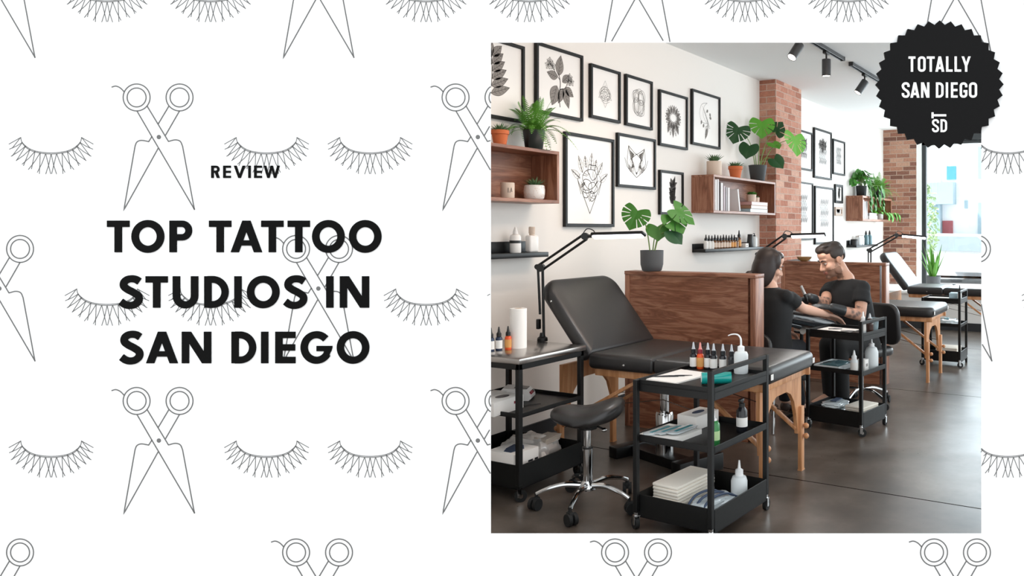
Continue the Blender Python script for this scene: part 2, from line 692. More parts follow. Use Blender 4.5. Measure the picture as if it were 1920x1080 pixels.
# outside: the white building over the street
mat('facade_white', '#f2f4f5', 0.8)
mat('facade_grey', '#9db7c2', 0.5)
mat('facade_blue', '#4d9cbd', 0.25)
mat('asphalt', '#9a9a9a', 0.9)
mat('shop_red', '#a5525a', 0.6)
struct(MB().box((30, -6, -0.12), (34, 60, 0.1)).build('street', 'asphalt'))
XF = 24.0
bd = thing('building', 'white building with pale blue windows across the street', 'building', (XF, 0, 0))
MB().box((3, 3.0, 5), (6, 16, 10)).build('wall', 'facade_white', bd)
def FY(px):  # y on the facade under a picture column
    r = (px - 1380) / 1444
    return -3.115 + XF * (SY_ - r * CY_) / (CY_ + r * SY_)
def FZ(px, py):
    r = (px - 1380) / 1444
    return 1.42 + XF / (CY_ + r * SY_) * (430 - py) / 1444
def pane(name, a, b, c, d, mm, par, dx=0.06):
    y0, y1 = FY(a), FY(b)
    z0, z1 = FZ(a, d), FZ(a, c)
    return MB().box((-dx / 2, (y0 + y1) / 2, (z0 + z1) / 2), (dx, abs(y0 - y1), z1 - z0)).build(name, mm, par)
pane('cladding_panel', 1735, 1765, 270, 346, 'facade_white', bd, 0.1)
pane('window', 1776, 1793, 312, 337, 'facade_blue', bd)
pane('canopy', 1745, 1793, 344, 384, 'facade_grey', bd, 0.5)
pane('window', 1738, 1764, 384, 470, 'facade_grey', bd)
pane('shop_front', 1768, 1787, 414, 450, 'shop_red', bd)
pane('sign_panel', 1809, 1815, 376, 391, 'facade_grey', bd)
pane('window', 1834, 1850, 275, 335, 'facade_grey', bd)
pane('window', 1834, 1850, 380, 490, 'facade_grey', bd)
pane('planter_box', 1793, 1827, 474, 498, 'facade_grey', bd, 0.7)
pane('pillar', 1762, 1767, 384, 470, 'facade_grey', bd, 0.3)
# street tree beyond the glass
tr = thing('street_tree', 'pale green street tree seen through the storefront window', 'tree', (19.5, FY(1748) * 0.82 - 0.4, 0))
MB().tube([(0, 0, -0.07), (0.03, 0.02, 1.0), (0, 0, 1.9)], [0.06, 0.05, 0.03]).build('trunk', 'beech', tr)
m = MB()
rr = random.Random(3)
for i in range(420):
    a, b_ = rr.uniform(0, 2 * PI), rr.uniform(-1, 1)
    q = Vector((math.cos(a) * math.sqrt(1 - b_ * b_) * 0.42, math.sin(a) * math.sqrt(1 - b_ * b_) * 0.42, 1.6 + b_ * 0.95)) * 1
    q.x *= rr.uniform(0.3, 1)
    q.y *= rr.uniform(0.3, 1)
    d = Vector((rr.uniform(-1, 1), rr.uniform(-1, 1), rr.uniform(-1, 1))).normalized() * 0.07
    e = d.orthogonal().normalized() * 0.04
    m.add([q - d, q + e, q + d, q - e], [(0, 1, 2, 3)])
mat('leaf_pale', '#a9c48f', 0.7)
m.build('foliage', 'leaf_pale', tr)
# parked car
mat('car_white', '#dfe3e6', 0.25, coat=0.5)
mat('car_glass', '#a5b4bc', 0.2)
mat('car_wheel', '#8e9499', 0.5)
car = thing('car', 'white car parked across the street outside the window', 'car', (22.4, FY(1800) * 0.93, -0.07), R(4))
m = MB()
side = [(-2.0, 0.3), (-2.05, 0.75), (-1.4, 0.85), (-0.8, 1.35), (0.7, 1.38), (1.35, 0.92), (2.0, 0.82), (2.08, 0.35)]
m.prism(side, -0.85, 0.85, 'yz')
m.build('body', 'car_white', car)
m = MB()
m.prism([(-1.25, 0.88), (-0.75, 1.29), (0.62, 1.31), (1.15, 0.92)], -0.87, 0.87, 'yz')
m.build('side_windows', 'car_glass', car)
for y in (-1.3, 1.3):
    for x in (-0.8, 0.8):
        MB().cyl((x - 0.1, y, 0.33), (x + 0.1, y, 0.33), 0.33, seg=20).build('wheel', 'car_wheel', car)

# ------------------------------------------------------------------ the wallpapered front wall with its square opening
KF = 3.155 / 1444                             # metres per picture unit on this wall
PW = CAM + Vector((CY_, SY_, 0)) * 3.155
wf = MB()


def wp(px, py):
    return ((px - 1380) * KF, 1.42 + (430 - py) * KF)


ox0, oz1 = wp(920.5, 80)
ox1, oz0 = wp(1840, 1000)
WX0, WX1, TH_ = -4.6, 2.62, 0.06
k_ = (3.155 + TH_) / 3.155                    # the reveals are splayed, opening wider into the studio
ix0, ix1 = ox0 * k_ - 0.004, ox1 * k_ + 0.004
iz0, iz1 = 1.42 + (oz0 - 1.42) * k_ - 0.004, 1.42 + (oz1 - 1.42) * k_ + 0.004
A = [(WX0, -0.15), (WX1, -0.15), (WX1, ZC), (WX0, ZC)]
B = [(ox0, oz0), (ox1, oz0), (ox1, oz1), (ox0, oz1)]
C2 = [(ix0, iz0), (ix1, iz0), (ix1, iz1), (ix0, iz1)]
vs = [(x, 0, z) for x, z in A] + [(x, 0, z) for x, z in B] + [(x, TH_, z) for x, z in C2] + [(x, TH_, z) for x, z in A]
fs = []
for i in range(4):
    j = (i + 1) % 4
    fs += [(i, j, 4 + j, 4 + i), (4 + i, 4 + j, 8 + j, 8 + i), (8 + i, 8 + j, 12 + j, 12 + i), (12 + i, 12 + j, j, i)]
wf.add(vs, fs)
wall = struct(wf.build('wall_front', 'wallpaper_white'))
FRONT_ROT = YAW - PI / 2
wall.location = (PW.x, PW.y, 0)
wall.rotation_euler = (0, 0, FRONT_ROT)

# printed pattern of the wallpaper: scissors and eyelashes in grey line
pt = MB()


def inside(px, py):
    return 921 < px < 1839 and 81 < py < 999


def line(pts, w):
    """pattern line given in picture units, cut away at the opening"""
    run = []
    dense = []
    for i in range(len(pts) - 1):
        a, b = Vector(pts[i][:2]), Vector(pts[i + 1][:2])
        n = max(1, int((b - a).length / 6))
        dense += [a.lerp(b, k / n) for k in range(n)]
    dense.append(Vector(pts[-1][:2]))
    for q in dense + [None]:
        if q is None or inside(q.x, q.y):
            if len(run) > 1:
                pt.strip([wp(u.x, u.y) for u in run], w * KF, -0.0006)
            run = []
        else:
            run.append(q)


def scissors(cx, cy):
    def T(pts):
        return [(cx + (x - 393) * 0.25, cy + (y - 468) * 0.25) for x, y in pts]
    w = 2.35
    for x in (226, 548):
        for r in (101, 71):
            line(T(arc(x, 171, r, r, 0, 360, 40)), w)
    line(T([p[:2] for p in smooth_path([(38, 94, 0), (70, 86, 0), (104, 100, 0), (134, 130, 0)], 6)]), w)
    line(T([(229, 273), (340, 464), (400, 566), (662, 1014)]), w)
    line(T([(305, 236), (465, 501)] + [p[:2] for p in smooth_path([(465, 501, 0), (515, 489, 0), (553, 500, 0), (571, 538, 0)], 6)] + [(660, 1014)]), w)
    line(T([(468, 236), (388, 370)]), w)
    line(T([(548, 272), (442, 456)]), w)
    line(T([(342, 462), (317, 502)] + [p[:2] for p in smooth_path([(317, 502, 0), (262, 493, 0), (228, 506, 0), (214, 538, 0)], 6)] + [(130, 1016), (388, 552)]), w)
    if not inside(cx, cy):
        cc = [wp(*q) for q in arc(cx, cy, 4.2, 4.2, 0, 360, 16)[:-1]]
        pt.add([(x, -0.0006, z) for x, z in cc], [tuple(reversed(range(16)))])


LROOT = [(190, 80), (207, 120), (235, 150), (270, 180), (313, 195), (357, 207), (403, 214), (448, 220)]
LTIP = [(92, 135), (95, 178), (110, 238), (152, 275), (203, 305), (256, 350), (332, 374), (403, 388)]
LTIP2 = [(120, 170), (120, 235), (158, 270), (215, 318), (283, 345), (350, 386), (445, 386)]


def lash(cx, cy):
    def T(pts):
        return [(cx + (x - 449) * 0.2222, cy + (y - 75) * 0.2222) for x, y in pts]
    def mir(pts):
        return [(898 - x, y) for x, y in pts]
    w = 1.45
    up = [p[:2] for p in smooth_path([(193, 75, 0), (200, 112, 0), (232, 148, 0), (275, 177, 0), (330, 196, 0), (400, 206, 0), (449, 208, 0)], 4)]
    lo = [p[:2] for p in smooth_path([(200, 118, 0), (230, 156, 0), (272, 186, 0), (328, 205, 0), (400, 216, 0), (449, 218, 0)], 4)]
    for c in (up, lo):
        line(T(c), w)
        line(T(mir(c)), w)
    for i in range(8):
        seg = []
        if i < 8:
            seg.append([LROOT[i], LTIP[i]] if i < 1 else [LROOT[i], ((LROOT[i][0] + LTIP[i][0]) / 2 + 4, (LROOT[i][1] + LTIP[i][1]) / 2 + 3), LTIP[i]])
        if i < 7:
            seg.append([LROOT[i], LTIP2[i]])
        for s in seg:
            line(T(s), w)
            line(T(mir(s)), w)


for row, y in enumerate((-28, 257, 541, 826, 1110)):
    sh = 299 if row % 2 == 0 else 0
    for k in range(-1, 4):
        x = 298 + 598 * k + sh
        if -400 < x < 2300:
            scissors(x, y)
    for k in range(-1, 4):
        for x in (96 + 598 * k + sh, 500 + 598 * k + sh):
            if -400 < x < 2300:
                lash(x, y + (0 if row != 0 else 0))
pat = struct(pt.build('wallpaper_print', 'wallpaper_grey', wall))


# lettering: every glyph a raised bar-built letter
def glyph(ch, x0, x1, yt, yb, w, cond=False):
    """strokes (closed?, points, width) and polygons of one capital in picture units"""
    h = yb - yt
    hb = w * (1.0 if cond else 0.9)
    S, Pg = [], []
    xm, ym = (x0 + x1) / 2, (yt + yb) / 2
    def vbar(x):
        Pg.append([(x, yt), (x + w, yt), (x + w, yb), (x, yb)])
    def hbar(a, b, y):
        Pg.append([(a, y), (b, y), (b, y + hb), (a, y + hb)])
    def rr(x0, x1, y0, y1, rad, quad=(1, 1, 1, 1)):
        return arc(x1 - rad, y0 + rad, rad, rad, -90, 0, 6) + arc(x1 - rad, y1 - rad, rad, rad, 0, 90, 6) + arc(x0 + rad, y1 - rad, rad, rad, 90, 180, 6) + arc(x0 + rad, y0 + rad, rad, rad, 180, 270, 6)
    if ch == 'T':
        hbar(x0, x1, yt)
        Pg.append([(xm - w / 2, yt), (xm + w / 2, yt), (xm + w / 2, yb), (xm - w / 2, yb)])
    elif ch == 'I':
        vbar(x0)
    elif ch == 'L':
        vbar(x0)
        hbar(x0, x1, yb - hb)
    elif ch == 'E':
        vbar(x0)
        hbar(x0, x1, yt)
        hbar(x0, x1 - w * 0.05, ym - hb / 2)
        hbar(x0, x1, yb - hb)
    elif ch == 'O':
        if cond:
            S.append((True, rr(x0 + w / 2, x1 - w / 2, yt + w / 2, yb - w / 2, (x1 - x0 - w) * 0.42), w))
        else:
            e = h * 0.013
            S.append((True, arc(xm, ym, (x1 - x0 - w) / 2, (h + 2 * e - w * 0.95) / 2, 0, 360, 40)[:-1], w))
    elif ch == 'P' or ch == 'R':
        vbar(x0)
        b = h * (0.63 if ch == 'P' else 0.58)
        r = (b - hb) / 2
        xc = x1 - hb / 2 - r - (0.0 if ch == 'P' else w * 0.1)
        S.append((False, [(x0 + w * 0.5, yt + hb / 2)] + arc(xc, yt + b / 2, r, r, -90, 90, 14) + [(x0 + w * 0.5, yt + b - hb / 2)], hb))
        if ch == 'R':
            Pg.append([(xm - w * 0.35, yt + b - hb * 0.5), (xm + w * 0.75, yt + b - hb * 0.7), (x1, yb), (x1 - w * 1.15, yb)])
    elif ch == 'D':
        vbar(x0)
        if cond:
            r = (x1 - x0) * 0.42
            S.append((False, [(x0 + w / 2, yt + hb / 2)] + arc(x1 - w / 2 - r, yt + hb / 2 + r, r, r, -90, 0, 6) + arc(x1 - w / 2 - r, yb - hb / 2 - r, r, r, 0, 90, 6) + [(x0 + w / 2, yb - hb / 2)], w))
        else:
            ry = (h - hb) / 2
            rx = min(ry, (x1 - x0) * 0.62)
            S.append((False, [(x0 + w / 2, yt + hb / 2)] + arc(x1 - w / 2 - rx, ym, rx, ry, -90, 90, 20) + [(x0 + w / 2, yb - hb / 2)], w * 0.96))
    elif ch == 'U':
        r = (x1 - x0 - w) / 2
        S.append((False, [(x0 + w / 2, yt), (x0 + w / 2, yb - r - w * 0.4)] + arc(xm, yb - r - w * 0.4, r, r, 180, 0, 16) + [(x1 - w / 2, yb - r - w * 0.4), (x1 - w / 2, yt)], w))
    elif ch == 'N':
        vbar(x0)
        vbar(x1 - w)
        Pg.append([(x0, yt), (x0 + w * 1.25, yt), (x1, yb), (x1 - w * 1.25, yb)])
    elif ch == 'A':
        t = w * 0.55
        f = w * 1.12
        Pg.append([(x0, yb), (x0 + f, yb), (xm + t, yt), (xm - t, yt)])
        Pg.append([(x1, yb), (x1 - f, yb), (xm - t, yt), (xm + t, yt)])
        a = 0.25 * (x1 - x0)
        Pg.append([(x0 + a * 0.8, yt + h * (0.62 if not cond else 0.68)), (x1 - a * 0.8, yt + h * (0.62 if not cond else 0.68)), (x1 - a * 0.7, yt + h * (0.79 if not cond else 0.83)), (x0 + a * 0.7, yt + h * (0.79 if not cond else 0.83))])
    elif ch == 'V':
        f = w * 1.1
        t = w * 0.5
        Pg.append([(x0, yt), (x0 + f, yt), (xm + t, yb), (xm - t, yb)])
        Pg.append([(x1, yt), (x1 - f, yt), (xm - t, yb), (xm + t, yb)])
    elif ch == 'W':
        f, t = w * 1.0, w * 0.45
        q1, q2 = x0 + (x1 - x0) * 0.29, x0 + (x1 - x0) * 0.71
        Pg.append([(x0, yt), (x0 + f, yt), (q1 + t, yb), (q1 - t, yb)])
        Pg.append([(xm - t, yt), (xm + t, yt), (q1 + t, yb), (q1 - t, yb)])
        Pg.append([(xm - t, yt), (xm + t, yt), (q2 + t, yb), (q2 - t, yb)])
        Pg.append([(x1 - f, yt), (x1, yt), (q2 + t, yb), (q2 - t, yb)])
    elif ch == 'Y':
        Pg.append([(x0, yt), (x0 + w * 1.05, yt), (xm + w / 2, ym + h * 0.12), (xm - w / 2, ym + h * 0.12)])
        Pg.append([(x1, yt), (x1 - w * 1.05, yt), (xm - w / 2, ym + h * 0.12), (xm + w / 2, ym + h * 0.12)])
        Pg.append([(xm - w / 2, ym + h * 0.1), (xm + w / 2, ym + h * 0.1), (xm + w / 2, yb), (xm - w / 2, yb)])
    elif ch == 'S':
        if cond:
            k = [(.86, .30), (.86, .18), (.68, .08), (.32, .08), (.14, .18), (.14, .3), (.3, .43), (.7, .57), (.86, .70), (.86, .82), (.68, .92), (.32, .92), (.14, .82), (.14, .70)]
        else:
            k = [(.87, .175), (.73, .112), (.55, .09), (.36, .115), (.22, .2), (.21, .32), (.37, .42), (.62, .515), (.83, .63), (.84, .775), (.68, .885), (.46, .92), (.25, .885), (.085, .80)]
        S.append((False, [p[:2] for p in smooth_path([(x0 + (x1 - x0) * u, yt + h * (v if cond else -0.01 + v * 1.02), 0) for u, v in k], 5)], w))
    elif ch == 'G':
        if cond:
            r = (x1 - x0 - w) * 0.42
            S.append((False, [(x1 - w / 2, yt + h * 0.32), (x1 - w / 2, yt + w / 2 + r)] + arc(x1 - w / 2 - r, yt + w / 2 + r, r, r, 0, -90, 6) + arc(x0 + w / 2 + r, yt + w / 2 + r, r, r, 270, 180, 6) + arc(x0 + w / 2 + r, yb - w / 2 - r, r, r, 180, 90, 6) + arc(x1 - w / 2 - r, yb - w / 2 - r, r, r, 90, 0, 6) + [(x1 - w / 2, ym)], w))
            hbar(xm, x1, ym)
        else:
            rx, ry = (x1 - x0 - w) / 2, (h * 1.026 - w * 0.95) / 2
            S.append((False, arc(xm, ym, rx, ry, -42, -330, 36), w))
            Pg.append([(xm + w * 0.0, ym - h * 0.05), (x1, ym - h * 0.05), (x1 - w * 0.15, ym + h * 0.12), (xm + w * 0.0, ym + h * 0.12)])
            Pg.append([(x1 - w * 1.05, ym), (x1, ym), (x1 - w * 0.5, ym + h * 0.28), (x1 - w * 1.3, ym + h * 0.25)])
    return S, Pg


def letter(ch, x0, x1, yt, yb, w, depth, parent, m, cond=False, y=0.0):
    q = MB()
    S, Pg = glyph(ch, x0, x1, yt, yb, w, cond)
    for i, poly in enumerate(Pg):
        q.prism([wp(*p) for p in poly], y - depth - i * 0.00008, y, 'xz')
    for i, (cl, pts, ww) in enumerate(S):
        q.strip([wp(*p) for p in pts], ww * KF, y, depth + 0.0004 + i * 0.00008, cl)
    o = q.build('letter', m, parent, auto=0)
    return o


def sign(label, spec, yt, yb, w, depth=0.004):
    t = thing('sign_lettering', label, 'lettering', (PW.x, PW.y, 0), FRONT_ROT, 'black lettering on the wallpaper')
    for ch, x0, x1 in spec:
        letter(ch, x0, x1, yt, yb, w, depth, t, 'wall_black')
    return t


def zx(s, off=180, k=560 / 1890):
    return [(c, off + a * k, off + b * k) for c, a, b in s]


sign('small black letters REVIEW on the white wallpaper', [('R', 396.6, 412.5), ('E', 419, 433.3), ('V', 439, 460.4), ('I', 466, 470.6), ('E', 477, 491.6), ('W', 495, 525)], 310.6, 333.8, 4.6, 0.003)
sign('large black letters TOP TATTOO, top line of the wall title', zx([('T', 73, 214), ('O', 228, 434), ('P', 468, 610), ('T', 718, 858), ('A', 855, 1053), ('T', 1048, 1188), ('T', 1215, 1355), ('O', 1370, 1575), ('O', 1603, 1808)]), 413.6, 473, 13.4)
sign('large black letters STUDIOS IN, middle line of the wall title', zx([('S', 148, 296), ('T', 317, 456), ('U', 489, 649), ('D', 688, 842), ('I', 878, 923), ('O', 958, 1163), ('S', 1188, 1337), ('I', 1459, 1503), ('N', 1545, 1730)]), 517.8, 576.9, 13.4)
sign('large black letters SAN DIEGO, bottom line of the wall title', zx([('S', 152, 300), ('A', 320, 520), ('N', 546, 731), ('D', 860, 1016), ('I', 1047, 1092), ('E', 1137, 1264), ('G', 1297, 1498), ('O', 1526, 1731)]), 621.8, 680.9, 13.4)

bdg = thing('round_sign', 'black saw-toothed round sign with white capitals at the upper right corner of the wall opening', 'sign', (PW.x, PW.y, 0), FRONT_ROT)
m = MB()
pts = []
for i in range(72):
    r = 119.5 if i % 2 == 0 else 111.5
    a = R(90 + i * 5)
    pts.append(wp(1760 + r * math.cos(a), 159.5 - r * math.sin(a)))
m.prism(pts, -0.016, -0.001, 'xz')
m.build('disc', 'badge_black', bdg)
def z5(s):
    return [(c, 1620 + a * 0.25926, 1620 + b * 0.25926) for c, a, b in s]
for ch, a, b in z5([('T', 315, 365), ('O', 382, 438), ('T', 447, 503), ('A', 508, 572), ('L', 585, 632), ('L', 646, 694), ('Y', 697, 762)]):
    letter(ch, a, b, 107.6, 136.2, 4.3, 0.002, bdg, 'badge_white', True, -0.016)
for ch, a, b in z5([('S', 268, 322), ('A', 328, 394), ('N', 405, 465), ('D', 512, 567), ('I', 583, 603), ('E', 620, 668), ('G', 683, 738), ('O', 750, 808)]):
    letter(ch, a, b, 156, 184.6, 4.3, 0.002, bdg, 'badge_white', True, -0.016)
for ch, a, b in z5([('S', 485, 533), ('D', 545, 592)]):
    letter(ch, a, b, 224.8, 248.8, 3.7, 0.002, bdg, 'badge_white', True, -0.016)
q = MB()
q.prism([wp(*p) for p in ((1744.5, 211.8), (1748.5, 211.8), (1748.5, 222.9), (1744.5, 222.9))], -0.018, -0.016)
q.prism([wp(*p) for p in ((1747, 215.4), (1772, 215.4), (1772, 219.4), (1747, 219.4))], -0.018, -0.016)
q.build('letter', 'badge_white', bdg)
# ------------------------------------------------------------------ framed drawings


def art(kind, w, h, lw=1.25):
    """line drawing in a w x h field, as flat ink lines; returns MB with 3 tones (0 mid, 1 light, 2 dark)"""
    m = MB()
    rr = random.Random(hash(kind) % 1000 if False else sum(map(ord, kind)))
    sx, sz = w / 2, h / 2

    def L(pts, t=1.0, tone=0, closed=False, sm=True):
        m.mi = tone
        if sm and len(pts) > 2:
            pts = [p[:2] for p in smooth_path([(p[0], p[1], 0) for p in pts], 5, closed)]
        m.strip([(p[0] * sx, p[1] * sz) for p in pts], 0.0028 * t * lw, 0, 0, closed)

    def F(pts, tone=0):
        m.mi = tone
        q = [(p[0] * sx, p[1] * sz) for p in pts]
        c = (sum(p[0] for p in q) / len(q), sum(p[1] for p in q) / len(q))
        n = len(q)
        ar = sum(q[i][0] * q[(i + 1) % n][1] - q[(i + 1) % n][0] * q[i][1] for i in range(n))
        if ar < 0:
            q.reverse()
        m.add([(c[0], 0.0002, c[1])] + [(p[0], 0.0002, p[1]) for p in q], [(0, 1 + i, 1 + (i + 1) % n) for i in range(n)])

    def leaf(x, y, a, ln, wd, tone=0, fill=True, veins=5):
        ca, sa = math.cos(R(a)), math.sin(R(a))
        out = []
        for i in range(13):
            t = i / 12
            out.append((t * ln, wd * math.sin(PI * t ** 0.8) / 2))
        out += [(p[0], -p[1]) for p in out[::-1][1:-1]]
        q = [(x + px * ca - py * sa, y + (px * sa + py * ca) * sx / sz) for px, py in out]
        if fill:
            F(q, 3)
            L(q + [q[0]], 0.9, tone, sm=False)
        else:
            L(q + [q[0]], 1.0, tone, sm=False)
        L([(x, y), (x + ln * ca, y + ln * sa * sx / sz)], 0.8, 2, sm=False)
        for k in range(1, veins):
            t = k / veins
            for s in (-1, 1):
                p0 = (t * ln * 0.9, 0)
                p1 = (min(ln, t * ln * 0.9 + wd * 0.3), s * wd * 0.35 * math.sin(PI * t ** 0.8))
                L([(x + p[0] * ca - p[1] * sa, y + (p[0] * sa + p[1] * ca) * sx / sz) for p in (p0, p1)], 0.6, 2, sm=False)

    if kind == 'leaf':
        L([(-0.15, -0.62), (-0.03, -0.2), (0.0, 0.2), (-0.02, 0.6)], 1.6, 2)
        for i in range(6):
            y = -0.42 + i * 0.19
            ln = 0.62 - 0.045 * i
            leaf(-0.08 + i * 0.015, y, 155 - i * 4, ln, 0.22, 0)
            leaf(-0.03 + i * 0.01, y + 0.03, 20 + i * 5, ln, 0.22, 0)
        leaf(-0.02, 0.55, 97, 0.42, 0.2, 0)
    elif kind == 'botanical':
        L([(0.02, -0.72), (-0.02, -0.4), (0.03, 0.0), (-0.05, 0.3)], 2.2, 2)
        L([(0.0, -0.2), (0.25, -0.1), (0.42, 0.2)], 1.4, 2)
        L([(0.0, 0.1), (-0.3, 0.4), (-0.42, 0.55)], 1.4, 2)
        leaf(-0.05, 0.22, 80, 0.6, 0.34, 0)
        leaf(-0.12, -0.1, 250, 0.62, 0.42, 0)
        leaf(-0.1, 0.15, 170, 0.45, 0.25, 0)
        leaf(0.2, -0.12, 290, 0.6, 0.3, 0)
        leaf(0.15, -0.14, 245, 0.5, 0.26, 0)
        leaf(0.25, -0.1, 330, 0.42, 0.26, 0)
        leaf(0.12, 0.05, 40, 0.4, 0.22, 0)
        for cx, cy in ((-0.42, 0.56), (-0.3, 0.46), (-0.5, 0.44), (0.45, 0.24), (0.52, 0.12), (0.38, 0.1)):
            for k in range(5):
                leaf(cx, cy, k * 72 + 20, 0.13, 0.1, 1, False, 0)
    elif kind == 'geometric':
        L([(0, 0.52), (0.34, 0.0), (0, -0.52), (-0.34, 0.0), (0, 0.52)], 0.8, 1, sm=False)
        L([(0, 0.34), (0.45, -0.18), (-0.45, -0.18), (0, 0.34)], 0.8, 1, sm=False)
        for r in (0.34, 0.25, 0.15, 0.07):
            L([(r * 1.15 * math.cos(R(a)) + rr.uniform(-.02, .02), r * 0.78 * math.sin(R(a)) + rr.uniform(-.02, .02)) for a in range(0, 360, 40)], 0.9, 0, True)
        for k in range(9):
            a = k * 40
            L([(0.15 * math.cos(R(a)), 0.1 * math.sin(R(a))), (0.3 * math.cos(R(a + 25)), 0.2 * math.sin(R(a + 25))), (0.36 * math.cos(R(a + 8)), 0.26 * math.sin(R(a + 8)))], 0.8, 0)
        L([(-0.25, -0.28), (0, -0.36), (0.3, -0.26)], 0.9, 1)
    elif kind == 'heart':
        for k, (cx, cy, rx, ry) in enumerate(((-0.22, 0.25, 0.26, 0.26), (0.2, 0.22, 0.28, 0.3), (-0.15, -0.15, 0.3, 0.34), (0.16, -0.2, 0.28, 0.36), (0, 0.02, 0.42, 0.55))):
            for j in range(3):
                L([(cx + (rx - 0.05 * j) * math.cos(R(a)) + rr.uniform(-.03, .03), cy + (ry - 0.06 * j) * math.sin(R(a)) + rr.uniform(-.03, .03)) for a in range(0, 360, 36)], 0.9, 1 if j else 0, True)
    elif kind == 'sunflower':
        for k in range(26):
            a = k * 360 / 26
            r = 0.42 + 0.12 * (a > 210 and a < 330)
            leaf(0.26 * math.cos(R(a)), 0.1 + 0.18 * math.sin(R(a)), a, 0.3, 0.13, 0, k % 2 == 0, 2)
        L([(0.22 * math.cos(R(a)), 0.1 + 0.16 * math.sin(R(a))) for a in range(0, 360, 30)], 1.3, 0, True)
        for k in range(5):
            leaf(-0.3 + k * 0.14, -0.15, 255 + k * 8, 0.5 - abs(k - 2) * 0.07, 0.16, 0, k % 2 == 0, 4)
        L([(0, -0.4), (0, -0.62)], 1.2, 0)
    elif kind == 'moon':
        L([(0.1, 0.66), (-0.3, 0.55), (-0.45, 0.2), (-0.28, -0.1), (0.1, -0.12)], 1.2, 1)
        L([(0.1, 0.66), (-0.12, 0.5), (-0.2, 0.22), (-0.1, 0.02), (0.1, -0.12)], 1.0, 1)
        for k in range(7):
            L([(-0.25 + 0.06 * k, 0.5 - 0.1 * k), (0.0 + 0.05 * k, 0.2 - 0.08 * k), (0.2 - 0.04 * k, -0.25), (0.1 - 0.02 * k, -0.5)], 0.8, 1)
        leaf(0.1, -0.3, 250, 0.42, 0.16, 0)
        for x, y in ((-0.2, -0.3), (0.28, 0.3), (-0.3, -0.05), (0.15, 0.4), (0.4, 0.1)):
            leaf(x, y, rr.uniform(0, 360), 0.15, 0.1, 1, True, 0)
    elif kind == 'gem':
        L([(-0.5, 0.02), (0, -0.72), (0.5, 0.02)], 1.6, 2, sm=False)
        L([(-0.36, -0.02), (0, -0.45), (0.36, -0.02)], 1.2, 2, sm=False)
        L([(-0.4, 0.15), (-0.5, 0.02), (-0.36, -0.3)], 1.3, 0, sm=False)
        L([(0.4, 0.15), (0.5, 0.02), (0.36, -0.3)], 1.3, 0, sm=False)
        for r, c in ((0.30, (0.0, 0.06)), (0.2, (-0.1, -0.1)), (0.17, (0.14, -0.16)), (0.14, (-0.16, -0.28)), (0.12, (0.1, -0.34)), (0.22, (0.12, 0.22))):
            L([(c[0] + r * math.cos(R(a)) + rr.uniform(-.03, .03), c[1] + 0.75 * r * math.sin(R(a)) + rr.uniform(-.03, .03)) for a in range(0, 360, 45)], 1.5, 2, True)
        for x, y, a, ln in ((-0.3, 0.18, 112, 0.45), (0.04, 0.28, 84, 0.42), (0.34, 0.16, 60, 0.4), (-0.4, 0.05, 150, 0.4), (0.42, 0.0, 35, 0.42), (-0.15, 0.3, 100, 0.3), (0.2, 0.25, 75, 0.3)):
            leaf(x, y, a, ln, 0.17, 1, False, 4)
            L([(x, y), (x + 0.9 * ln * math.cos(R(a)), y + 0.75 * ln * math.sin(R(a)))], 1.8, 2, sm=False)
        for k in range(14):
            a = rr.uniform(0, 360)
            L([(0.2 * math.cos(R(a)), -0.1 + 0.25 * math.sin(R(a))), (0.38 * math.cos(R(a + 20)), -0.08 + 0.34 * math.sin(R(a + 20)))], 1.2, 0)
    elif kind == 'fox':
        L([(-0.42, 0.6), (-0.3, 0.1), (-0.05, 0.28), (0.0, 0.32), (0.05, 0.28), (0.3, 0.1), (0.42, 0.55)], 1.5, 2, sm=False)
        L([(-0.42, 0.6), (-0.12, 0.36), (0, 0.3), (0.12, 0.36), (0.42, 0.55)], 1.4, 2, sm=False)
        for s in (-1, 1):
            L([(s * 0.42, 0.58), (s * 0.5, 0.0), (s * 0.38, -0.32), (0, -0.6)], 1.5, 2, sm=False)
            L([(s * 0.62, 0.12), (s * 0.5, -0.2), (s * 0.3, -0.4)], 1.5, 2, sm=False)
            L([(s * 0.3, 0.1), (s * 0.15, -0.05), (s * 0.08, -0.34), (0, -0.42)], 1.3, 0, sm=False)
            for k in range(7):
                L([(s * (0.4 - 0.03 * k), 0.5 - 0.09 * k), (s * (0.25 - 0.02 * k), 0.25 - 0.09 * k), (s * (0.36 - 0.03 * k), 0.02 - 0.08 * k)], 1.0, 0, sm=False)
            F([(s * 0.36, 0.44), (s * 0.2, 0.12), (s * 0.12, 0.3)], 0)
            F([(s * 0.2, -0.02), (s * 0.3, -0.28), (s * 0.12, -0.2)], 0)
            F([(s * 0.42, -0.1), (s * 0.38, -0.3), (s * 0.2, -0.42), (s * 0.3, -0.2)], 1)
        F([(-0.06, -0.4), (0.06, -0.4), (0, -0.5)], 2)
    elif kind == 'sprig':
        L([(0.2, -0.62), (0.1, -0.2), (0.12, 0.2), (0.25, 0.5)], 2.4, 2)
        for i in range(9):
            y = -0.5 + i * 0.11
            leaf(0.12, y, 60 + rr.uniform(-25, 10), 0.36, 0.2, 2, True, 2)
            leaf(0.1, y, 125 + rr.uniform(-10, 25), 0.34, 0.2, 0, True, 2)
        leaf(0.22, 0.4, 75, 0.4, 0.14, 2)
        leaf(0.22, 0.4, 20, 0.3, 0.12, 2)
    else:
        for k in range(5):
            x = -0.35 + 0.17 * k
            L([(x, -0.7), (x + 0.05, -0.1), (x - 0.03, 0.35 + 0.06 * (k % 3))], 1.0, 1)
            for j in range(5):
                leaf(x, -0.4 + j * 0.2, 60 + 60 * (j % 2), 0.25, 0.12, 1, j % 2 == 0, 0)
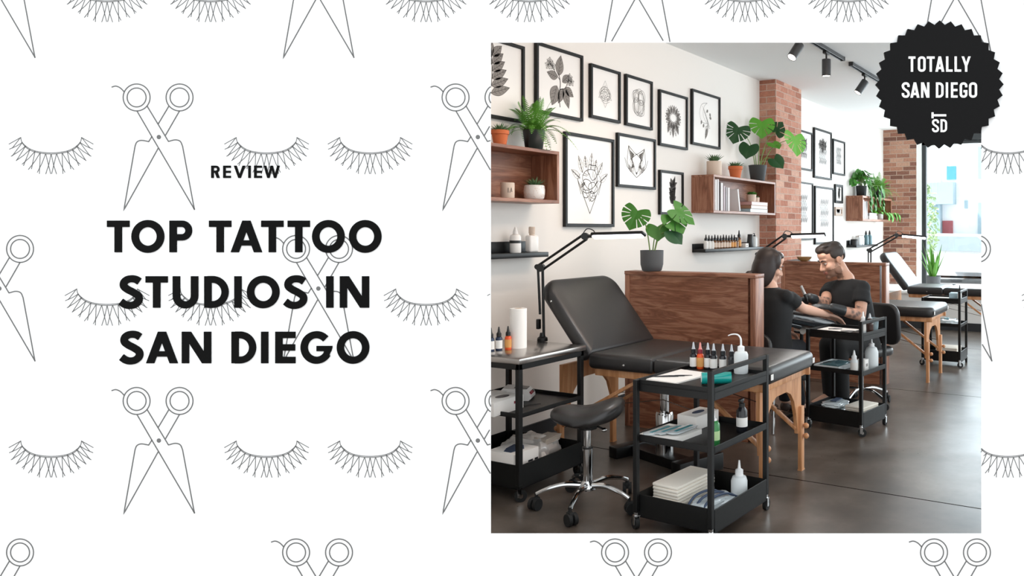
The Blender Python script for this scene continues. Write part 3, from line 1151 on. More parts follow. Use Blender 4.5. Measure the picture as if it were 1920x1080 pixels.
        if kind == 'flowers':
            for x, y in ((-0.25, 0.4), (0.05, 0.5), (0.3, 0.38), (0.0, 0.25)):
                for k in range(6):
                    leaf(x, y, k * 60, 0.2, 0.15, 0, True, 0)
    return m


mat('ink_wash', '#8a837e', 0.8)
mat('ink_pale', '#c3c0bd', 0.8)


def frame(label, kind, x0, x1, z0, z1, bar=0.022, tone=('ink_line', 'ink_light', 'ink_dark', 'ink_wash')):
    w, h = x1 - x0, z1 - z0
    t = thing('picture_frame', label, 'framed picture', ((x0 + x1) / 2, WY - 0.001, (z0 + z1) / 2), 0, 'framed ink drawings on the wall')
    m = MB()
    d = 0.028
    for s in (-1, 1):
        m.box((s * (w - bar) / 2, -d / 2, 0), (bar, d, h), 0.002, 1)
        m.box((0, -d / 2, s * (h - bar) / 2), (w - 2 * bar + 0.002, d, bar), 0.002, 1)
    m.build('frame', 'frame_black', t)
    pr = MB().box((0, -0.007, 0), (w - bar, 0.012, h - bar)).build('print', 'print_paper', t)
    a = art(kind, w * 0.98, h * 0.98, 2.6 if x0 > 8 else 1.25)
    a.v = [(p[0], p[1] - 0.0136, p[2]) for p in a.v]
    a.build('drawing', list(tone), pr)
    return t


frame('large black framed drawing of a feathery leaf sprig, at the left edge above the fern', 'leaf', 3.36, 3.931, 2.125, 2.637)
frame('large black framed botanical drawing of leafy stems with flowers', 'botanical', 4.045, 4.547, 2.215, 2.70)
frame('small black framed drawing of a rose inside thin triangles', 'geometric', 4.639, 5.018, 2.258, 2.665)
frame('small black framed drawing of a curled animal, right of the triangle rose drawing', 'heart', 5.091, 5.478, 2.256, 2.667)
frame('black framed drawing of a sunflower with hanging petals', 'sunflower', 5.588, 6.06, 2.142, 2.624)
frame('black framed drawing of a figure in a crescent moon above the beige succulent pot', 'moon', 6.14, 6.688, 2.206, 2.719)
frame('largest black framed drawing of a gem with arrows, feathers and leaves, low on the wall', 'gem', 4.345, 4.933, 1.438, 2.121, 0.024)
frame('black framed drawing of a geometric fox head', 'fox', 4.979, 5.527, 1.756, 2.184)
frame('small black framed drawing of a dark leafy sprig behind the monstera on the divider', 'sprig', 5.594, 5.985, 1.548, 1.933, 0.022, ('ink_dark', 'ink_line', 'ink_dark', 'ink_line'))
PALE = ('ink_wash', 'ink_light', 'ink_line', 'ink_light')
frame('black framed pale plant print half hidden behind the brick pillar, upper row', 'flowers', 8.55, 9.166, 2.158, 2.642, 0.022, PALE)
frame('tall black framed pale flower print, tallest of the upper row beyond the pillar', 'flowers', 9.23, 9.875, 2.083, 2.728, 0.026, PALE)
frame('narrow black framed pale print, rightmost of the upper row beyond the pillar', 'grass', 9.938, 10.423, 2.175, 2.657, 0.026, PALE)
frame('tall pale framed print half hidden behind the brick pillar, lower row', 'grass', 8.55, 9.185, 1.287, 2.005, 0.02, PALE)
frame('tall black framed pale meadow print in the lower row behind the artist', 'grass', 9.26, 9.959, 1.226, 1.98, 0.026, PALE)
frame('tiny dark framed print in the far row, upper of the two tiny ones', 'sprig', 10.023, 10.332, 1.783, 2.042, 0.035, PALE)
mat('frame_beige', '#b9a394', 0.6)
t = frame('tiny pale brown framed print below the tiny dark framed one', 'flowers', 10.023, 10.309, 1.608, 1.727, 0.03, PALE)
for ch in t.children:
    if ch.name.startswith('frame'):
        ch.data.materials[0] = MATS['frame_beige']

# ------------------------------------------------------------------ wall boxes and ledges


def wall_box(label, x0, x1, y0, z0, z1, th=0.022):
    t = thing('shelf_box', label, 'wall shelf', (x0, y0, z0), 0, 'open walnut boxes on the wall')
    w, d, h = x1 - x0, WY - y0, z1 - z0
    MB().box((w / 2, d / 2, th / 2), (w, d, th), 0.0015, 1).build('bottom_panel', 'walnut_along_x', t)
    MB().box((w / 2, d / 2, h - th / 2), (w, d, th), 0.0015, 1).build('top_panel', 'walnut_along_x', t)
    for x in (th / 2, w - th / 2):
        MB().box((x, d / 2, h / 2), (th, d - 0.001, h - 2 * th), 0.001, 1).build('side_panel', 'walnut_upright', t)
    MB().box((w / 2, d - 0.006, h / 2), (w - 2 * th, 0.01, h - 2 * th)).build('back_panel', 'walnut_along_x', t)
    return t


wall_box('open walnut shelf box at the left edge holding the candle and the speckled pot', 3.0, 4.03, 0.265, 1.591, 1.937)
wall_box('open walnut shelf box full of books beside the brick pillar', 6.162, 7.541, 0.264, 1.571, 1.922)
wall_box('far walnut shelf box with hanging plants near the brick end wall', 10.528, 12.02, 0.25, 1.54, 1.9, 0.03)


def ledge(label, x0, x1, y0, z0, z1, zback, xb=None):
    t = thing('ledge_shelf', label, 'wall ledge', (x0, y0, z0), 0, 'black ledges on the wall')
    w, d, h = x1 - x0, WY - y0, z1 - z0
    MB().box((w / 2, d / 2, h / 2), (w, d, h), 0.003).build('board', 'black_metal', t)
    MB().box((w / 2, d - 0.006, (zback - z0) / 2 + h / 2), (w, 0.012, zback - z0 - h), 0.002).build('back_lip', 'black_metal', t)
    return t


ledge('black wall ledge with two white bottles, at the left edge', 3.0, 4.035, 0.36, 1.236, 1.268, 1.34)
ledge('dark wall ledge lined with small ink bottles beneath the book box', 6.176, 7.45, 0.358, 1.205, 1.236, 1.285)
ledge('far wall ledge with bottles beneath the far shelf box', 10.551, 11.6, 0.35, 1.16, 1.19, 1.26)

# ------------------------------------------------------------------ bottles, jars, books


def bottle_part(prof, c=(0, 0, 0), seg=16):
    return MB().lathe(prof, c, seg)


def dropper(label, loc, h, r, body, label_mat, cap='black_plastic', nozzle='black_plastic', group=None, name='ink_bottle'):
    """ink bottle with label, collar and pointed cap"""
    t = thing(name, label, 'bottle', loc, random.uniform(0, 6), group)
    b = 0.58 * h
    bottle_part([(r * 0.94, 0), (r, 0.004), (r, b * 0.86), (r * 0.85, b * 0.95), (r * 0.55, b)]).build('body', body, t)
    bottle_part([(r * 1.03, b * 0.14), (r * 1.03, b * 0.74)], seg=18).build('label', label_mat, t)
    bottle_part([(r * 0.72, b), (r * 0.72, b + 0.14 * h), (r * 0.6, b + 0.16 * h)]).build('collar', cap, t)
    bottle_part([(r * 0.55, b + 0.16 * h), (r * 0.4, b + 0.2 * h), (r * 0.2, h * 0.98), (r * 0.08, h)]).build('nozzle', nozzle, t)
    return t


mat('ink_black_glass', '#1b1b20', 0.2)
mat('ink_blue_glass', '#20304a', 0.2)
mat('ink_orange', '#e2521c', 0.3)
mat('ink_amber', '#6a4220', 0.25)
mat('ink_brown', '#3a2018', 0.22)
mat('nozzle_clear', '#b9bcc0', 0.25)
mat('nozzle_pink', '#e58a80', 0.3)
mat('nozzle_white', '#f0f0f0', 0.35)

# left ledge
t = thing('lotion_bottle', 'white nozzle bottle with a black band on the left ledge', 'bottle', (3.794, 0.43, 1.268))
bottle_part([(0.034, 0), (0.036, 0.005), (0.036, 0.1), (0.03, 0.115), (0.016, 0.122)]).build('body', 'white_plastic', t)
bottle_part([(0.0372, 0.062), (0.0372, 0.08)]).build('label', 'black_plastic', t)
bottle_part([(0.018, 0.122), (0.016, 0.135), (0.006, 0.165), (0.003, 0.168)]).build('nozzle', 'white_plastic', t)
t = thing('lotion_bottle', 'plain white square shouldered bottle on the left ledge', 'bottle', (3.949, 0.43, 1.268))
MB().box((0, 0, 0.056), (0.085, 0.05, 0.112), 0.012, 3).build('body', 'white_plastic', t)
bottle_part([(0.018, 0.11), (0.018, 0.124), (0.021, 0.126), (0.021, 0.165), (0.018, 0.169)]).build('cap', 'beige_pot', t)
# row of inks on the middle ledge
AM = ['label_white', 'label_white', 'label_white'] + ['beige_pot'] * 4 + ['beige_pot'] * 2 + ['label_amber'] * 2
POS = ['leftmost', 'second', 'third', 'fourth', 'fifth', 'middle', 'fifth from the right', 'fourth from the right', 'third from the right', 'second from the right', 'rightmost']
for i in range(11):
    dropper('small black capped ink bottle, %s of the row on the middle ledge' % POS[i], (6.262 + i * 0.058, 0.40, 1.236), 0.135 - 0.004 * (i % 3), 0.021, 'ink_amber' if i > 2 else 'label_white', AM[i], group='ink bottles on the middle ledge')
t = thing('amber_bottle', 'short amber bottle with a flat black cap on the middle ledge', 'bottle', (6.905, 0.41, 1.236))
bottle_part([(0.022, 0), (0.023, 0.06), (0.016, 0.07)]).build('body', 'ink_amber', t)
bottle_part([(0.019, 0.068), (0.019, 0.1), (0.016, 0.103)]).build('cap', 'black_plastic', t)
dropper('tall amber dropper bottle right of the ink row on the middle ledge', (6.965, 0.41, 1.236), 0.175, 0.023, 'ink_amber', 'label_amber', name='amber_bottle')
t = thing('carton', 'tiny white carton on the middle ledge', 'box', (7.10, 0.41, 1.236))
MB().box((0, 0, 0.02), (0.07, 0.05, 0.04), 0.002).build('body', 'paper_white', t)
MB().box((0, -0.0255, 0.018), (0.03, 0.001, 0.008)).build('label', 'ink_light', t)
t = thing('canister', 'black tapered canister at the right end of the middle ledge', 'container', (7.243, 0.42, 1.236))
bottle_part([(0.036, 0), (0.037, 0.004), (0.028, 0.125), (0.026, 0.128)]).build('body', 'black_plastic', t)
bottle_part([(0.0285, 0.122), (0.0285, 0.13), (0.02, 0.133)]).build('lid', 'black_metal', t)
t = thing('pump_bottle', 'pale grey pump bottle at the right end of the middle ledge', 'bottle', (7.345, 0.42, 1.236))
bottle_part([(0.03, 0), (0.031, 0.09), (0.022, 0.105), (0.012, 0.11)]).build('body', 'milky_plastic', t)
m = bottle_part([(0.013, 0.11), (0.013, 0.122), (0.005, 0.124), (0.005, 0.14)])
m.box((-0.012, 0, 0.14), (0.036, 0.012, 0.008), 0.003)
m.build('pump', 'black_plastic', t)
# far ledge
t = thing('canister', 'small black tin at the left end of the far ledge', 'container', (10.66, 0.42, 1.19))
bottle_part([(0.05, 0), (0.05, 0.07)]).build('body', 'black_plastic', t)
bottle_part([(0.052, 0.066), (0.052, 0.085), (0.045, 0.088)]).build('lid', 'black_metal', t)
for i, (x, h, q) in enumerate(((10.86, 0.14, 'left'), (10.98, 0.14, 'right'))):
    t = thing('glass_jar', 'pale grey jar on the far ledge, %s one of two' % q, 'jar', (x, 0.42, 1.19), group='jars on the far ledge')
    bottle_part([(0.045, 0), (0.048, 0.01), (0.048, 0.1), (0.04, 0.115)]).build('body', 'milky_plastic', t)
    bottle_part([(0.042, 0.114), (0.042, 0.135), (0.036, 0.14)]).build('lid', 'steel', t)
mat('teal_glass', '#5d7d84', 0.25)
for i, (x, h, q) in enumerate(((11.22, 0.21, 'left'), (11.4, 0.215, 'right'))):
    t = thing('spray_bottle', 'tall grey-blue bottle on the far ledge, %s one of two' % q, 'bottle', (x, 0.42, 1.19), group='tall bottles on the far ledge')
    bottle_part([(0.04, 0), (0.042, 0.01), (0.04, 0.12), (0.015, 0.155)]).build('body', 'teal_glass', t)
    bottle_part([(0.018, 0.15), (0.018, 0.175), (0.006, h)]).build('nozzle', 'black_plastic', t)


def book(label, loc, size, cover, group, upright=True, tilt=0.0, pages='paper_white'):
    """size = thickness, depth, height for an upright book"""
    t = thing('book', label, 'book', loc, 0, group)
    t.rotation_euler = (0, tilt, 0)
    a, d, h = size
    c = MB()
    if upright:
        c.box((0, 0.0, h / 2), (a, 0.004, h)) if False else None
        c.box((-a / 2 + 0.0015, d / 2, h / 2), (0.003, d, h))
        c.box((a / 2 - 0.0015, d / 2, h / 2), (0.003, d, h))
        c.box((0, 0.0015, h / 2), (a, 0.003, h), 0.001)
        c.build('cover', cover, t)
        MB().box((0, d / 2 + 0.001, h / 2), (a - 0.006, d - 0.008, h - 0.006)).build('pages', pages, t)
    else:
        c.box((0, d / 2, 0.0015), (a, d, 0.003))
        c.box((0, d / 2, h - 0.0015), (a, d, 0.003))
        c.box((-a / 2 + 0.0015, d / 2, h / 2), (0.003, d, h), 0.001)
        c.build('cover', cover, t)
        MB().box((0.002, d / 2, h / 2), (a - 0.008, d - 0.006, h - 0.006)).build('pages', pages, t)
    return t


mat('book_white', '#e8e4e4', 0.6)
mat('book_grey', '#aaa5a8', 0.6)
mat('book_lilac', '#b9a9ae', 0.6)
mat('book_dark', '#4a3a38', 0.6)
mat('book_tan', '#a07a60', 0.7)
mat('book_pink', '#c99d98', 0.6)
mat('book_blue', '#a3bcc6', 0.6)
x = 6.20
specs = [(0.032, 0.285, 'book_white', 'white upright book against the left side of the book box'), (0.03, 0.29, 'book_white', 'second white upright book from the left in the book box'), (0.014, 0.27, 'book_dark', 'thin dark upright book between pale ones in the book box'),
         (0.04, 0.26, 'book_white', 'thick white upright book in the middle of the row in the book box'), (0.035, 0.235, 'book_lilac', 'pale lilac upright book in the book box'), (0.03, 0.225, 'book_grey', 'grey upright book right of the lilac one in the book box'), (0.036, 0.222, 'book_white', 'last straight standing white book of the row in the book box')]
for a, h, mm, lb in specs:
    x += a / 2 + 0.012
    book(lb, (x, 0.275, 1.594), (a, 0.16, h), mm, 'books standing in the book box')
    x += a / 2
book('white book leaning to the left at the end of the row', (6.72, 0.275, 1.599), (0.028, 0.16, 0.215), 'book_white', 'books standing in the book box', True, R(-12))
for i, (mm, q, w) in enumerate((('book_blue', 'pale blue book at the bottom of the flat stack in the book box', 0.42), ('book_tan', 'tan book in the middle of the flat stack in the book box', 0.40), ('book_pink', 'pink book on top of the flat stack in the book box', 0.39))):
    book(q, (7.18 + 0.008 * i, 0.285, 1.593 + 0.0365 * i), (w, 0.16, 0.036), mm, 'books lying flat in the book box', False)
# far box books
for i, (x, h) in enumerate(((10.63, 0.27), (10.71, 0.25), (10.79, 0.255))):
    book('%s white upright book in the far shelf box' % ('first', 'second', 'third')[i], (x, 0.27, 1.571), (0.05, 0.16, h), 'book_white', 'books in the far shelf box')
book('white book lying flat in the far shelf box', (11.15, 0.28, 1.571), (0.4, 0.16, 0.05), 'book_white', 'books in the far shelf box', False)
book('grey book lying on the white one in the far shelf box', (11.13, 0.28, 1.622), (0.36, 0.16, 0.04), 'book_grey', 'books in the far shelf box', False)

# candle
t = thing('candle_jar', 'white candle jar in the left shelf box', 'candle', (3.66, 0.37, 1.614))
bottle_part([(0.04, 0), (0.043, 0.005), (0.043, 0.098), (0.039, 0.1), (0.038, 0.085), (0.0, 0.084)], seg=24).build('jar', 'beige_pot', t)
m = MB()
m.xf = Matrix.Rotation(R(-25), 4, 'Z')
m.strip([(-0.012, 0.035), (-0.012, 0.065)], 0.004, -0.0436)
m.strip([(-0.002, 0.035), (0.008, 0.065), (0.012, 0.04)], 0.004, -0.0436)
m.build('label', 'ink_line', t)

# ------------------------------------------------------------------ plants


def pot(t, prof, m, soil_r, soil_z, seg=28):
    MB().lathe(prof, seg=seg).build('pot', m, t, auto=50)
    MB().lathe([(soil_r, soil_z - 0.01), (soil_r, soil_z), (0, soil_z + 0.004)], seg=20).build('soil', 'soil', t)


def blade(m, base, d, ln, w, droop=0.0, seg=5, fold=0.25, up=Vector((0, 0, 1))):
    """a tapering pointed leaf from base along direction d"""
    d = d.normalized()
    side = d.cross(up)
    if side.length < 1e-3:
        side = Vector((1, 0, 0))
    side.normalize()
    nrm = side.cross(d)
    vs, fs = [], []
    for i in range(seg + 1):
        t = i / seg
        c = base + d * ln * t - Vector((0, 0, 1)) * droop * t * t
        ww = w * (1 - t ** 1.6) * (0.75 + 0.5 * math.sin(PI * min(1, t * 1.3)))
        vs += [c - side * ww / 2 + nrm * ww * fold, c, c + side * ww / 2 + nrm * ww * fold]
    for i in range(seg):
        a, b = 3 * i, 3 * i + 3
        fs += [(a, a + 1, b + 1, b), (a + 1, a + 2, b + 2, b + 1)]
    m.add(vs, fs, True)


def rosette(t, z, n, ln, w, mm, seed=0, spread=1.0, tilt0=75, r0=0.01):
    m = MB()
    r_ = random.Random(seed)
    for i in range(n):
        k = i / n
        a = i * 2.399
        el = R(tilt0 - 62 * spread * k + r_.uniform(-5, 5))
        d = Vector((math.cos(a) * math.cos(el), math.sin(a) * math.cos(el), math.sin(el)))
        blade(m, Vector((math.cos(a) * r0, math.sin(a) * r0, z)), d, ln * (0.75 + 0.35 * k) * r_.uniform(0.9, 1.1), w, 0, 4, 0.35)
    return m.build('leaves', mm, t, auto=0)


def keep_off_wall(t, y=0.485, front=None, x0=-9, x1=99):
    """leaves bend along the wall instead of growing into it"""
    for ch in t.children_recursive:
        if ch.type == 'MESH':
            for v in ch.data.vertices:
                wy = v.co.y + t.location.y
                if wy > y:
                    v.co.y = y - t.location.y + 0.004 * math.tanh((wy - y) * 8)
                if front is not None and v.co.z < 0.004 and v.co.y + t.location.y > front - 0.008 and x0 < v.co.x + t.location.x < x1:
                    if v.co.y + t.location.y > front + 0.09:
                        v.co.z = 0.006 + 0.004 * random.random()
                    else:
                        v.co.y = front - 0.008 - t.location.y - 0.006 * random.random()


TERRA = lambda r, h: [(r * 0.68, 0), (r * 0.9, h * 0.74), (r, h * 0.75), (r, h), (r * 0.92, h), (r * 0.88, h * 0.8)]
t = thing('potted_succulent', 'spiky succulent in a terracotta pot on the left shelf box', 'potted plant', (3.605, 0.38, 1.937))
pot(t, TERRA(0.055, 0.1), 'terracotta', 0.047, 0.085)
rosette(t, 0.085, 26, 0.085, 0.016, 'succulent', 1)
t = thing('potted_succulent', 'spiky succulent in a speckled white pot inside the left shelf box', 'potted plant', (3.895, 0.36, 1.613))
pot(t, [(0.05, 0), (0.062, 0.012), (0.068, 0.05), (0.064, 0.092), (0.058, 0.096), (0.055, 0.085)], 'white_plastic', 0.055, 0.086)
m = MB()
r_ = random.Random(5)
for i in range(150):
    a, z = r_.uniform(0, 2 * PI), r_.uniform(0.012, 0.09)
    rad = 0.0625 + 0.006 * math.sin(PI * min(1, max(0, (z - 0.01) / 0.085)))
    c = Vector((math.cos(a) * rad, math.sin(a) * rad, z))
    m.ball(c, 0.0019, 5, 3)
m.build('speckles', 'beige_pot', t)
rosette(t, 0.086, 28, 0.085, 0.014, 'succulent', 2)
t = thing('potted_succulent', 'aloe in a beige cylinder pot on the book box', 'potted plant', (6.385, 0.38, 1.922))
pot(t, [(0.068, 0), (0.072, 0.004), (0.072, 0.14), (0.066, 0.14), (0.064, 0.125)], 'beige_pot', 0.064, 0.126)
rosette(t, 0.126, 30, 0.11, 0.026, 'succulent', 3, 0.8)
t = thing('potted_succulent', 'bushy succulent in a small terracotta pot on the book box', 'potted plant', (6.825, 0.38, 1.922))
pot(t, TERRA(0.072, 0.125), 'terracotta', 0.062, 0.108)
rosette(t, 0.108, 46, 0.085, 0.018, 'succulent', 4, 1.0, 85, 0.025)
t = thing('potted_succulent', 'small green succulent in a white pot on the flat stack of books', 'potted plant', (7.15, 0.36, 1.7025))
pot(t, [(0.036, 0), (0.045, 0.004), (0.05, 0.075), (0.045, 0.076)], 'beige_pot', 0.045, 0.07)
rosette(t, 0.07, 40, 0.05, 0.022, 'leaf_green', 5, 1.1, 85, 0.02)
t = thing('potted_succulent', 'tiny succulent in the smallest white pot on the flat stack of books', 'potted plant', (7.27, 0.36, 1.7025))
pot(t, [(0.024, 0), (0.03, 0.004), (0.032, 0.05), (0.028, 0.05)], 'beige_pot', 0.029, 0.046)
rosette(t, 0.046, 18, 0.03, 0.012, 'succulent', 6)


def frond(m, base, az, el, ln, droop, w, seg=20, twist=0.0):
    d = Vector((math.cos(az) * math.cos(el), math.sin(az) * math.cos(el), math.sin(el)))
    side = Vector((-math.sin(az), math.cos(az), 0))
    pts = [base + d * ln * (i / seg) - Vector((0, 0, 1)) * droop * (i / seg) ** 2.2 for i in range(seg + 1)]
    m.tube(pts, [0.0022 * (1 - 0.7 * i / seg) for i in range(seg + 1)], 4)
    for i in range(2, seg + 1):
        t = i / seg
        tg = (pts[i] - pts[i - 1]).normalized()
        ll = w * math.sin(PI * (0.12 + 0.86 * t)) ** 0.7
        nn = side.cross(tg)
        for s in (-1, 1):
            q = (side * s + tg * 0.28 - nn * 0.12 * 0).normalized()
            p0 = pts[i]
            hw = tg * ln / seg * 0.27
            m.add([p0 - hw, p0 + q * ll * 0.55 - hw * 0.7, p0 + q * ll, p0 + q * ll * 0.5 + hw * 0.8, p0 + hw], [(0, 1, 2, 3, 4)])


def fern(t, z, n, ln, w, mm, seed):
    m = MB()
    r_ = random.Random(seed)
    for i in range(n):
        az = i * 2.399 + r_.uniform(-0.2, 0.2)
        k = (i / n) ** 0.8
        frond(m, Vector((0.02 * math.cos(az), 0.02 * math.sin(az), z)), az, R(82 - 58 * k), ln * r_.uniform(0.8, 1.1), ln * (0.1 + 0.75 * k) * r_.uniform(0.8, 1.15), w)
    return m.build('fronds', mm, t, auto=0)


t = thing('potted_fern', 'lush Boston fern in a black pot on the left shelf box', 'potted plant', (3.885, 0.355, 1.937))
pot(t, [(0.052, 0), (0.056, 0.004), (0.072, 0.13), (0.067, 0.13), (0.062, 0.115)], 'black_pot', 0.062, 0.116)
fern(t, 0.11, 46, 0.29, 0.037, 'fern_green', 11)
keep_off_wall(t, 0.455, 0.265, -9, 4.045)


def monstera_leaf(size, slits=4, seed=0, fold=0.18, curl=0.12):
    """heart shaped leaf, petiole at origin, tip towards +y, facing +z, cut with slits"""
    m = MB()
    r_ = random.Random(seed)
    nA = 240
    out = []
    for k in range(nA):
        a = 2 * PI * k / nA
        # heart: angle 0 at the tip (+y)
        s, c = math.sin(a), math.cos(a)
        x = 0.5 * size * (s * (1.0 - 0.12 * c)) * 1.0
        y = size * (0.42 * c + 0.36 - 0.02)
        notch = abs(a - PI)
        if notch < 0.75:
            y += size * 0.26 * (1 - (notch / 0.75)) ** 1.2 - 0.0
        if abs(a) < 0.5 or abs(a - 2 * PI) < 0.5:
            q = 1 - min(abs(a), abs(a - 2 * PI)) / 0.5
            y += size * 0.1 * q ** 1.5
        depth = 0
        aa = a if a < PI else 2 * PI - a
        if slits:
            for j in range(slits):
                ac = 0.55 + j * (1.75 / slits) + (0.05 if a < PI else -0.05)
                dd = abs(aa - ac)
                if dd < 0.028:
                    depth = 0.5
        out.append((x, y, depth))
    c0 = Vector((0, size * 0.30, 0))
    rings = 5
    vs = [None] * (1 + rings * nA)
    def hz(p):
        return fold * abs(p.x) - curl * (p.y / size) ** 2 * size * 0.8 - 0.35 * p.x * p.x / size
    vs[0] = (c0.x, c0.y, hz(c0))
    for i in range(1, rings + 1):
        for k, (x, y, dp) in enumerate(out):
            f = i / rings
            if dp and f > 1 - dp:
                f = 1 - dp
            p = c0.lerp(Vector((x, y, 0)), f)
            p.z = hz(p)
            vs[1 + (i - 1) * nA + k] = tuple(p)
    fs = [(0, 1 + k, 1 + (k + 1) % nA) for k in range(nA)]
    for i in range(rings - 1):
        for k in range(nA):
            k2 = (k + 1) % nA
            if out[k][2] or out[k2][2]:
                if (i + 2) / rings > 1 - 0.5:
                    continue
            a, b = 1 + i * nA, 1 + (i + 1) * nA
            fs.append((a + k, b + k, b + k2, a + k2))
    m.add(vs, fs, True)
    return m


RIGHT = Vector((SY_, -CY_, 0))
FWD = Vector((CY_, SY_, 0))
UP = Vector((0, 0, 1))


def big_plant(t, z, leaves, seed=0):
    """leaves: (offset right, offset forward, height, size, tip direction as right/forward/up, facing right/fwd/up, material, slits)"""
    for i, (r, f, h, size, tip, face, mm, sl) in enumerate(leaves):
        pos = RIGHT * r + FWD * f + UP * h
        ty = (RIGHT * tip[0] + FWD * tip[1] + UP * tip[2]).normalized()
        nz = (RIGHT * face[0] + FWD * face[1] + UP * face[2])
        nz = (nz - ty * nz.dot(ty)).normalized()
        tx = ty.cross(nz)
        M = Matrix(((tx.x, ty.x, nz.x, pos.x), (tx.y, ty.y, nz.y, pos.y), (tx.z, ty.z, nz.z, pos.z), (0, 0, 0, 1)))
        lm = monstera_leaf(size, sl, seed + i)
        lm.v = [tuple(M @ Vector(p)) for p in lm.v]
        lf = lm.build('leaf', mm, t, auto=0)
        st = pos + ty * size * 0.22 + nz * (-0.004)
        b0 = Vector((RIGHT.x * r * 0.12, RIGHT.y * r * 0.12, z - 0.01))
        mid = b0.lerp(st, 0.5) + UP * 0.06 * (1 if abs(r) > 0.05 else 0.2) - RIGHT * r * 0.15
        pts = smooth_path([b0, mid, st], 7)
        MB().tube(pts, [0.0052 - 0.0024 * k / (len(pts) - 1) for k in range(len(pts))], 6).build('stalk', 'stem_green', lf)


t = thing('monstera_plant', 'monstera in a grey round pot on the near wooden divider', 'potted plant', (4.65, -0.06, 1.12))
pot(t, [(0.058, 0), (0.07, 0.006), (0.082, 0.05), (0.084, 0.15), (0.077, 0.15), (0.074, 0.13)], 'grey_pot', 0.075, 0.132)
big_plant(t, 0.13, [
    (-0.085, 0.0, 0.47, 0.225, (-0.35, -0.2, -0.8), (-0.15, -1, 0.35), 'leaf_green', 4),
    (0.035, 0.03, 0.345, 0.17, (0.1, -0.5, -0.85), (0.1, -0.8, 0.8), 'leaf_green', 0),
    (0.115, -0.02, 0.315, 0.19, (0.65, 0.1, -0.7), (0.5, -0.55, 0.5), 'leaf_dark', 0),
    (0.12, 0.02, 0.43, 0.23, (0.55, -0.2, -0.75), (0.5, -0.6, 0.35), 'leaf_green', 2),
    (0.12, 0.05, 0.47, 0.27, (0.85, 0.1, -0.55), (0.35, -0.45, 0.75), 'leaf_green', 3),
], 20)
t = thing('monstera_plant', 'tall monstera in a dark tapered pot on the book box by the pillar', 'potted plant', (7.31, 0.365, 1.922))
pot(t, [(0.07, 0), (0.074, 0.004), (0.098, 0.17), (0.09, 0.17), (0.086, 0.15)], 'dark_pot', 0.087, 0.152)
big_plant(t, 0.15, [
    (-0.185, -0.36, 0.565, 0.265, (-0.3, -0.2, -0.85), (-0.1, -1, 0.3), 'leaf_dark', 4),
    (-0.08, -0.2, 0.39, 0.215, (-0.25, -0.25, -0.9), (-0.2, -0.9, 0.35), 'leaf_dark', 0),
    (0.045, 0.03, 0.68, 0.275, (0.0, -0.25, -0.95), (0.1, -0.95, 0.3), 'leaf_bright', 3),
    (0.17, 0.1, 0.50, 0.2, (0.4, -0.1, 0.6), (0.2, -0.7, 0.6), 'leaf_dark', 2),
    (0.14, 0.02, 0.42, 0.17, (0.35, -0.35, -0.3), (0.3, -0.7, 0.8), 'leaf_bright', 0),
    (0.15, 0.06, 0.27, 0.21, (0.65, -0.2, -0.65), (0.3, -0.7, 0.5), 'leaf_dark', 0),
    (0.375, -0.03, 0.525, 0.33, (0.15, -0.3, -0.9), (0.75, -0.75, 0.3), 'leaf_bright', 4),
], 40)
keep_off_wall(t)

# far box: pothos and fern
def heart_leaf(m, pos, tip, nrm, size):
    ty = tip.normalized()
    nz = (nrm - ty * nrm.dot(ty)).normalized()
    tx = ty.cross(nz)
    o = [(0, 0.12), (0.3, -0.02), (0.46, 0.2), (0.36, 0.55), (0, 1.05), (-0.36, 0.55), (-0.46, 0.2), (-0.3, -0.02)]
    vs = [pos + ty * 0.4 * size - nz * 0.05 * size] + [pos + tx * x * size * 0.85 + ty * y * size + nz * 0.12 * abs(x) * size for x, y in o]
    m.add(vs, [(0, 1 + k, 1 + (k + 1) % 8) for k in range(8)], True)


def pothos(t, z, n, spread, top, seed, mm, trail=0.0, size=0.09):
    m = MB()
    r_ = random.Random(seed)
    for i in range(n):
        a = i * 2.399
        k = r_.uniform(0.1, 1)
        hgt = top * (1 - k * k * 0.8) * r_.uniform(0.7, 1.1)
        p = Vector((math.cos(a) * spread * k, math.sin(a) * spread * k * 0.45, z + hgt))
        tip = Vector((math.cos(a), math.sin(a) * 0.6, r_.uniform(-1.1, 0.1)))
        heart_leaf(m, p, tip, Vector((math.cos(a) * 0.3, -0.6, 0.8)), size * r_.uniform(0.8, 1.25))
    st = MB()
    for i in range(0, n, 3):
        a = i * 2.399
        st.tube(smooth_path([(0, 0, z - 0.02), (math.cos(a) * spread * 0.3, math.sin(a) * spread * 0.2, z + top * 0.7), (math.cos(a) * spread * 0.7, math.sin(a) * spread * 0.3, z + top * 0.5)], 4), 0.003, 4)
    if trail:
        for j in range(4):
            x = -0.12 + 0.16 * j + r_.uniform(-0.03, 0.03)
            y = -0.17 - 0.015 * j
            L_ = trail * r_.uniform(0.55, 1.0)
            pts = smooth_path([(x * 0.5, -0.05, z), (x, y + 0.03, z + 0.02), (x + 0.02, y, z - L_ * 0.5), (x - 0.01, y, z - L_)], 6)
            st.tube(pts, 0.0028, 4)
            for q in pts[6:]:
                heart_leaf(m, q, Vector((r_.uniform(-0.7, 0.7), -0.3, -1)), Vector((r_.uniform(-0.4, 0.4), -1, 0.3)), size * r_.uniform(0.7, 1.05))
    m.build('leaves', mm, t, auto=0)
    st.build('stems', 'stem_green', t, auto=0)


